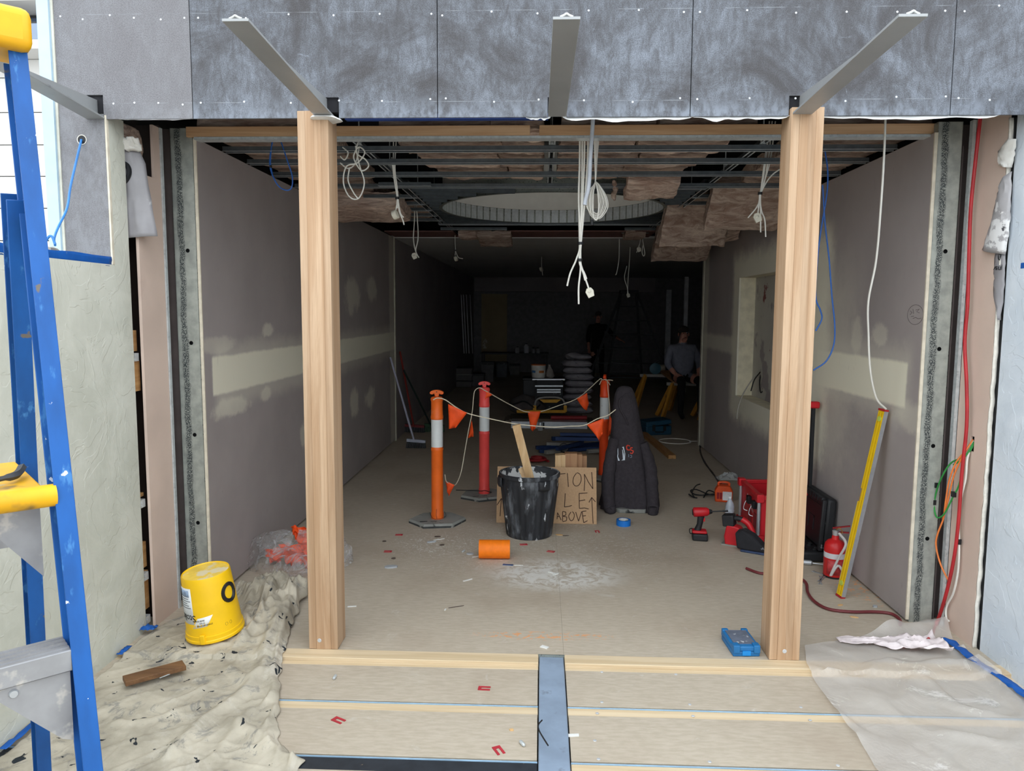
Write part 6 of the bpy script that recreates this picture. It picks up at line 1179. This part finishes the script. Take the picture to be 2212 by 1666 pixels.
# trestles with planks, seated person
M_TY = mat('trestle_timber', (196, 140, 52), .6, 0, .1, 6)
def trestle(xa, xb, yt, Y, label):
    a, b = W(xa, yt, Y), W(xb, yt, Y); th = thing('saw_horse', label, 'saw horse', ((a.x+b.x)/2, Y, 0), 0, 'saw horses in the rear room'); h = a.z; w_ = (b.x-a.x)/2
    part('top_beam', MB().box(-w_, w_, -.03, .03, h-.05, h), mat('grey_beam', (150, 146, 138), .7), th)
    for sx in (-1, 1):
        for sy2 in (-1, 1): part('leg', MB().bar((sx*w_*.75, sy2*.02, h-.02), (sx*w_*.75-.20, sy2*.27, 0), .04, .07), M_TY, th)
    part('spreader', MB().bar((-w_*.75-.08, -.11, h*.6), (-w_*.75-.08, .11, h*.6), .03, .05), M_TY, th)
trestle(1440, 1545, 826, 12.1, 'yellow-legged saw horse nearer the wall end'); trestle(1382, 1480, 808, 13.2, 'yellow-legged saw horse beside the circular saw')
zt1 = W(1440, 826, 12.1).z
sx = W(1470, 805, 12.4).x
for k, (x0, w_, lab) in enumerate(((sx-.1, .2, 'pale plank laid across the saw horses under the seated person'), (sx+.16, .2, 'brown plank laid across the saw horses beside the seated person'))):
    solo('plank', MB().bar((x0, 11.95, zt1+.024), (x0+.02, 13.4, zt1+.075), w_, .04), M_PINEY, lab, 'plank')
sc_ = thing('circular_saw', 'circular saw lying on the saw horse beside the seated person', 'saw', (W(1420, 800, 13.1).x, 13.15, W(1400, 808, 13.2).z)); part('blade_guard', MB().lathe([(.09, -.02), (.1, -.015), (.1, .015), (.09, .02)], 20).x(T(-.03, 0, .10) @ rot('X', 90)), mat('saw_teal', (56, 96, 110), .5), sc_); part('motor', MB().tube([(.0, .03, .1), (.14, .05, .12)], .05, 12), mat('pale_motor', (176, 168, 150), .6), sc_); part('grip', MB().tube(cat([(-.05, 0, .19), (.02, 0, .23), (.10, 0, .2)], 4), .016, 8), M_DRK, sc_)
# far step ladder
ly = 16.5; fl2 = thing('far_step_ladder', 'dark A-frame step ladder standing at the back of the rear room', 'ladder', (W(1355, 800, ly).x, ly, 0)); L0 = V((W(1355, 800, ly).x, ly, 0)); zt2 = W(1357, 632, ly).z
def lp(x, y, dy): q = W(x, y, ly); return V((q.x-L0.x, dy, q.z))
M_DL = mat('dark_ladder', (40, 42, 46), .6)
half = .17; spread = .98
for sx_ in (-1, 1):
    for sy2 in (-1, 1): part('rail', MB().bar((sx_*half, sy2*.06, zt2), (sx_*(spread if sy2 < 0 else .42), sy2*.55, 0), .05, .07, (0, 1, 0)), M_DL, fl2)
part('top_cap', MB().box(-half-.03, half+.03, -.12, .12, zt2-.02, zt2+.05), M_DL, fl2, bevel=.01)
for k in range(1, 7):
    t_ = k/7; z = zt2*(1-t_); a = lerp(half, spread, t_); b = lerp(half, .42, t_)
    part('step', MB().bar((-a, -lerp(.06, .55, t_), z), (a, -lerp(.06, .55, t_), z), .08, .02, (0, 0, 1)), M_DL, fl2); part('rear_rung', MB().bar((-b, lerp(.06, .55, t_), z), (b, lerp(.06, .55, t_), z), .03, .03), M_DL, fl2)
# people --------------------------------------------------------------------
def person(name, label, J, E, R, mats, regions, M, hair, head):
    me = bpy.data.meshes.new(name); keys = list(J); me.from_pydata([J[k] for k in keys], [], [(keys.index(a), keys.index(b)) for a, b in E])
    o = bpy.data.objects.new(name, me); COL.objects.link(o); sk = o.modifiers.new('skin', 'SKIN'); sk.use_smooth_shade = True; sk.branch_smoothing = .3
    for i, k in enumerate(keys): v = me.skin_vertices[0].data[i]; v.radius = R[k] if isinstance(R[k], tuple) else (R[k], R[k]); v.use_root = (k == 'pelvis')
    ss = o.modifiers.new('sub', 'SUBSURF'); ss.levels = 2; ss.render_levels = 2
    bpy.context.view_layer.update(); m2 = bpy.data.meshes.new_from_object(o.evaluated_get(bpy.context.evaluated_depsgraph_get())); bpy.data.objects.remove(o)
    for q in mats: m2.materials.append(q)
    P = {k: V(J[k]) for k in keys}
    for pl in m2.polygons:
        k = min(keys, key=lambda k: (P[k]-pl.center).length-(R[k] if not isinstance(R[k], tuple) else max(R[k]))); pl.material_index = regions(k); pl.use_smooth = True
    b = link(name, m2, None, M); tag(b, label, 'person')
    h = V(J['head'])
    hm = MB().ell((0, 0, 0), .083, .10, .075, 18, 12); hm.v = [V((v_.x, v_.y, v_.z*(1 if v_.z > 0 else .5))) for v_ in hm.v]
    part('hair', hm.x(T(h.x, h.y+.012, h.z+.06)), hair, b); f = -1
    sk_ = mats[0]; fc = part('nose', MB().ell((h.x, h.y-.098, h.z-.012), .012, .018, .022, 10, 8), sk_, b)
    for s in (-1, 1): part('eye', MB().ell((h.x+s*.03, h.y-.086, h.z+.016), .010, .008, .007, 10, 6), mat('eye_dark', (40, 34, 32), .3), b); part('ear', MB().ell((h.x+s*.083, h.y+.005, h.z-.005), .012, .022, .03, 10, 8), sk_, b)
    part('mouth', MB().ell((h.x, h.y-.088, h.z-.05), .022, .008, .006, 10, 6), mat('lip', (130, 80, 76), .5), b)
    return b
M_SKIN = mat('skin', (196, 140, 122), .6); M_BLKC = mat('black_clothes', (18, 18, 20), .95); M_GRC = mat('grey_sweater', (122, 124, 136), .95, 0, .1, 20)
def hand(J, E, R, w, d, side, pre):
    """palm + five bent fingers from wrist joint w along direction d"""
    d = V(d).normalized(); s = d.cross(V((0, 0, 1))); s = s.normalized() if s.length > .1 else V((1, 0, 0)); n_ = d.cross(s)
    W0 = V(J[w]); J[pre+'palm'] = tuple(W0+d*.055); R[pre+'palm'] = (.026, .018); E.append((w, pre+'palm'))
    for k, (o_, L_) in enumerate(((-.026, .06), (-.009, .072), (.009, .068), (.026, .052))):
        a_ = W0+d*.088+s*o_; b_ = a_+d*L_*.6+n_*.008; c_ = b_+d*L_*.4+n_*.02
        for nm, q in (('a', a_), ('b', b_), ('c', c_)): J[f'{pre}f{k}{nm}'] = tuple(q); R[f'{pre}f{k}{nm}'] = .0085
        E += [(pre+'palm', f'{pre}f{k}a'), (f'{pre}f{k}a', f'{pre}f{k}b'), (f'{pre}f{k}b', f'{pre}f{k}c')]
    t1 = W0+d*.03+s*side*.03; t2 = t1+d*.035+s*side*.018
    J[pre+'t1'] = tuple(t1); J[pre+'t2'] = tuple(t2); R[pre+'t1'] = .011; R[pre+'t2'] = .009; E += [(w, pre+'t1'), (pre+'t1', pre+'t2')]
# seated person: hips on the plank, arms resting with hands at the lap, facing the opening
J = dict(pelvis=(0, .05, .12), belly=(0, .02, .26), chest=(0, .04, .46), neck0=(0, .05, .60), neck=(0, .03, .66), head=(0, .0, .775), crown=(0, .005, .84), chin=(0, -.03, .70),
         shl=(-.19, .05, .56), elbl=(-.27, -.02, .30), wrl=(-.19, -.20, .16), shr=(.19, .05, .56), elbr=(.27, -.02, .30), wrr=(.19, -.20, .16),
         hipl=(-.10, .03, .08), kneel=(-.15, -.42, .06), ankl=(-.16, -.42, -.44), toel=(-.17, -.58, -.50), hipr=(.10, .03, .08), kneer=(.15, -.42, .06), ankr=(.16, -.42, -.44), toer=(.17, -.58, -.50))
E = [('pelvis', 'belly'), ('belly', 'chest'), ('chest', 'neck0'), ('neck0', 'neck'), ('neck', 'head'), ('head', 'crown'), ('head', 'chin'), ('chest', 'shl'), ('shl', 'elbl'), ('elbl', 'wrl'), ('chest', 'shr'), ('shr', 'elbr'), ('elbr', 'wrr'), ('pelvis', 'hipl'), ('hipl', 'kneel'), ('kneel', 'ankl'), ('ankl', 'toel'), ('pelvis', 'hipr'), ('hipr', 'kneer'), ('kneer', 'ankr'), ('ankr', 'toer')]
R = dict(pelvis=(.17, .15), belly=(.20, .19), chest=(.19, .15), neck0=.075, neck=.062, head=(.078, .092), crown=(.06, .07), chin=(.05, .05), shl=.085, elbl=.06, wrl=.036, shr=.085, elbr=.06, wrr=.036, hipl=.10, kneel=.072, ankl=.045, toel=.035, hipr=.10, kneer=.072, ankr=.045, toer=.035)
hand(J, E, R, 'wrl', (.3, -.8, -.35), 1, 'L'); hand(J, E, R, 'wrr', (-.3, -.8, -.35), -1, 'R')
def reg(k): return 0 if k in ('head', 'crown', 'chin', 'neck', 'wrl', 'wrr') or k[0] in 'LR' else (2 if k[:3] in ('hip', 'kne', 'ank', 'toe', 'pel') else 1)
hx_ = W(1477, 722, 12.0); J2 = {k: v for k, v in J.items()}
person('person', 'person in a grey sweater sitting on the planks across the saw horses', J2, E, R, [M_SKIN, M_GRC, M_BLKC], reg, T(hx_.x, 12.0, hx_.z-.775) @ rot('Z', 8), mat('short_dark_hair', (58, 50, 46), .9), None)
J = dict(pelvis=(0, 0, .95), belly=(0, -.01, 1.08), chest=(0, 0, 1.28), neck0=(0, .01, 1.42), neck=(0, 0, 1.48), head=(0, -.02, 1.60), crown=(0, -.01, 1.665), chin=(0, -.05, 1.53), shl=(-.18, 0, 1.38), elbl=(-.24, .02, 1.10), wrl=(-.22, -.10, .88), shr=(.18, 0, 1.38), elbr=(.34, -.06, 1.18), wrr=(.50, -.14, 1.06),
         hipl=(-.09, 0, .90), kneel=(-.10, -.02, .50), ankl=(-.11, .02, .09), toel=(-.12, -.13, .04), hipr=(.09, 0, .90), kneer=(.10, -.02, .50), ankr=(.11, .02, .09), toer=(.12, -.13, .04))
E = [e for e in E if e[0][0] not in 'LR' and e[1][0] not in 'LR']
R = dict(pelvis=(.15, .12), belly=(.15, .12), chest=(.17, .125), neck0=.07, neck=.056, head=(.075, .09), crown=(.058, .068), chin=(.048, .048), shl=.078, elbl=.055, wrl=.034, shr=.078, elbr=.055, wrr=.034, hipl=.095, kneel=.066, ankl=.045, toel=.036, hipr=.095, kneer=.066, ankr=.045, toer=.036)
hand(J, E, R, 'wrl', (.1, -.2, -.9), 1, 'L'); hand(J, E, R, 'wrr', (.8, -.3, -.3), -1, 'R')
hx_ = W(1292, 690, 18.0)
person('person', 'person in black clothes standing beside the far step ladder', J, E, R, [M_SKIN, M_BLKC, M_BLKC], reg, T(hx_.x, 18.0, 0), mat('short_dark_hair', (58, 50, 46), .9), None)
# lengths leaning on the left wall, table and tubs at the back
for k, x in enumerate((998, 1003, 1009, 1017)):
    Y = -(-1.90)*1600/(1171-x)-.0; q = XW(x, 637, XL+.05); solo('white_batten', MB().bar((XL+.10, q.y, .55 if False else XW(x, 764, XL+.06).z), (XL+.03, q.y+.02, q.z), .05, .02, (1, 0, 0)), mat('white_batten_paint', (186, 186, 190), .6), 'white batten fixed upright on the far part of the long dark wall', 'batten', 'white battens on the far wall')
ty = 18.5; xa, xb = W(1040, 770, ty).x, W(1185, 770, ty).x; tz_ = W(1100, 762, ty).z
tbl = thing('work_table', 'dark work table against the back wall holding bottles', 'table', ((xa+xb)/2, ty, 0)); hx = (xb-xa)/2; M_TB = mat('dark_table', (86, 84, 84), .7)
part('table_top', MB().box(-hx, hx, -.3, .4, tz_-.03, tz_), M_TB, tbl)
for s in (-1, 1):
    for y in (-.26, .36): part('leg', MB().box(s*hx*.95-.02, s*hx*.95+.02, y-.02, y+.02, 0, tz_-.03), M_TB, tbl)
for x, h, r, c in ((1118, .14, .05, (170, 170, 172)), (1137, .22, .06, (190, 190, 192)), (1152, .12, .05, (160, 160, 162)), (1162, .12, .05, (150, 150, 152))):
    q = W(x, 760, ty); o = thing('bottle', 'small pale container standing on the dark work table', 'container', (q.x, ty-.1, tz_), group='containers on the work table'); part('container', MB().lathe([(r*.95, 0), (r, .01), (r, h*.75), (r*.5, h*.9), (r*.45, h)], 14), mat('container_%d' % c[0], c, .5), o); part('lid', MB().lathe([(r*.5, h), (r*.5, h+.02)], 12), M_DRK, o)
for k, (x, y, w_, h, c) in enumerate(((1003, 835, .40, .45, (96, 92, 92)), (1032, 834, .32, .3, (88, 86, 88)), (1054, 824, .32, .5, (108, 106, 106)), (1084, 814, .30, .4, (90, 92, 98)), (1112, 810, .28, .3, (110, 108, 106)))):
    p = G(x, y); o = thing('storage_tub', ['dark stacked tubs at the foot of the long dark wall', 'low dark tub beside the stacked tubs', 'tall grey tub in front of the work table', 'blue-grey tub in front of the work table', 'small grey tub beside the blue-grey tub'][k], 'tub', (p.x, p.y, 0))
    m = mat('tub_%d' % k, c, .6)
    for j in range(3 if k == 0 else 1):
        hh = h/(3 if k == 0 else 1); z = j*hh; part('tub_body', MB().hexa([(-w_*.45, -w_*.4, z), (w_*.45, -w_*.4, z), (w_*.45, w_*.4, z), (-w_*.45, w_*.4, z), (-w_/2, -w_*.45, z+hh*.85), (w_/2, -w_*.45, z+hh*.85), (w_/2, w_*.45, z+hh*.85), (-w_/2, w_*.45, z+hh*.85)]), m, o, bevel=.008); part('lid', MB().box(-w_*.52, w_*.52, -w_*.47, w_*.47, z+hh*.85, z+hh*.985), M_DRK if j % 2 == 0 else M_GRYS, o, bevel=.006)
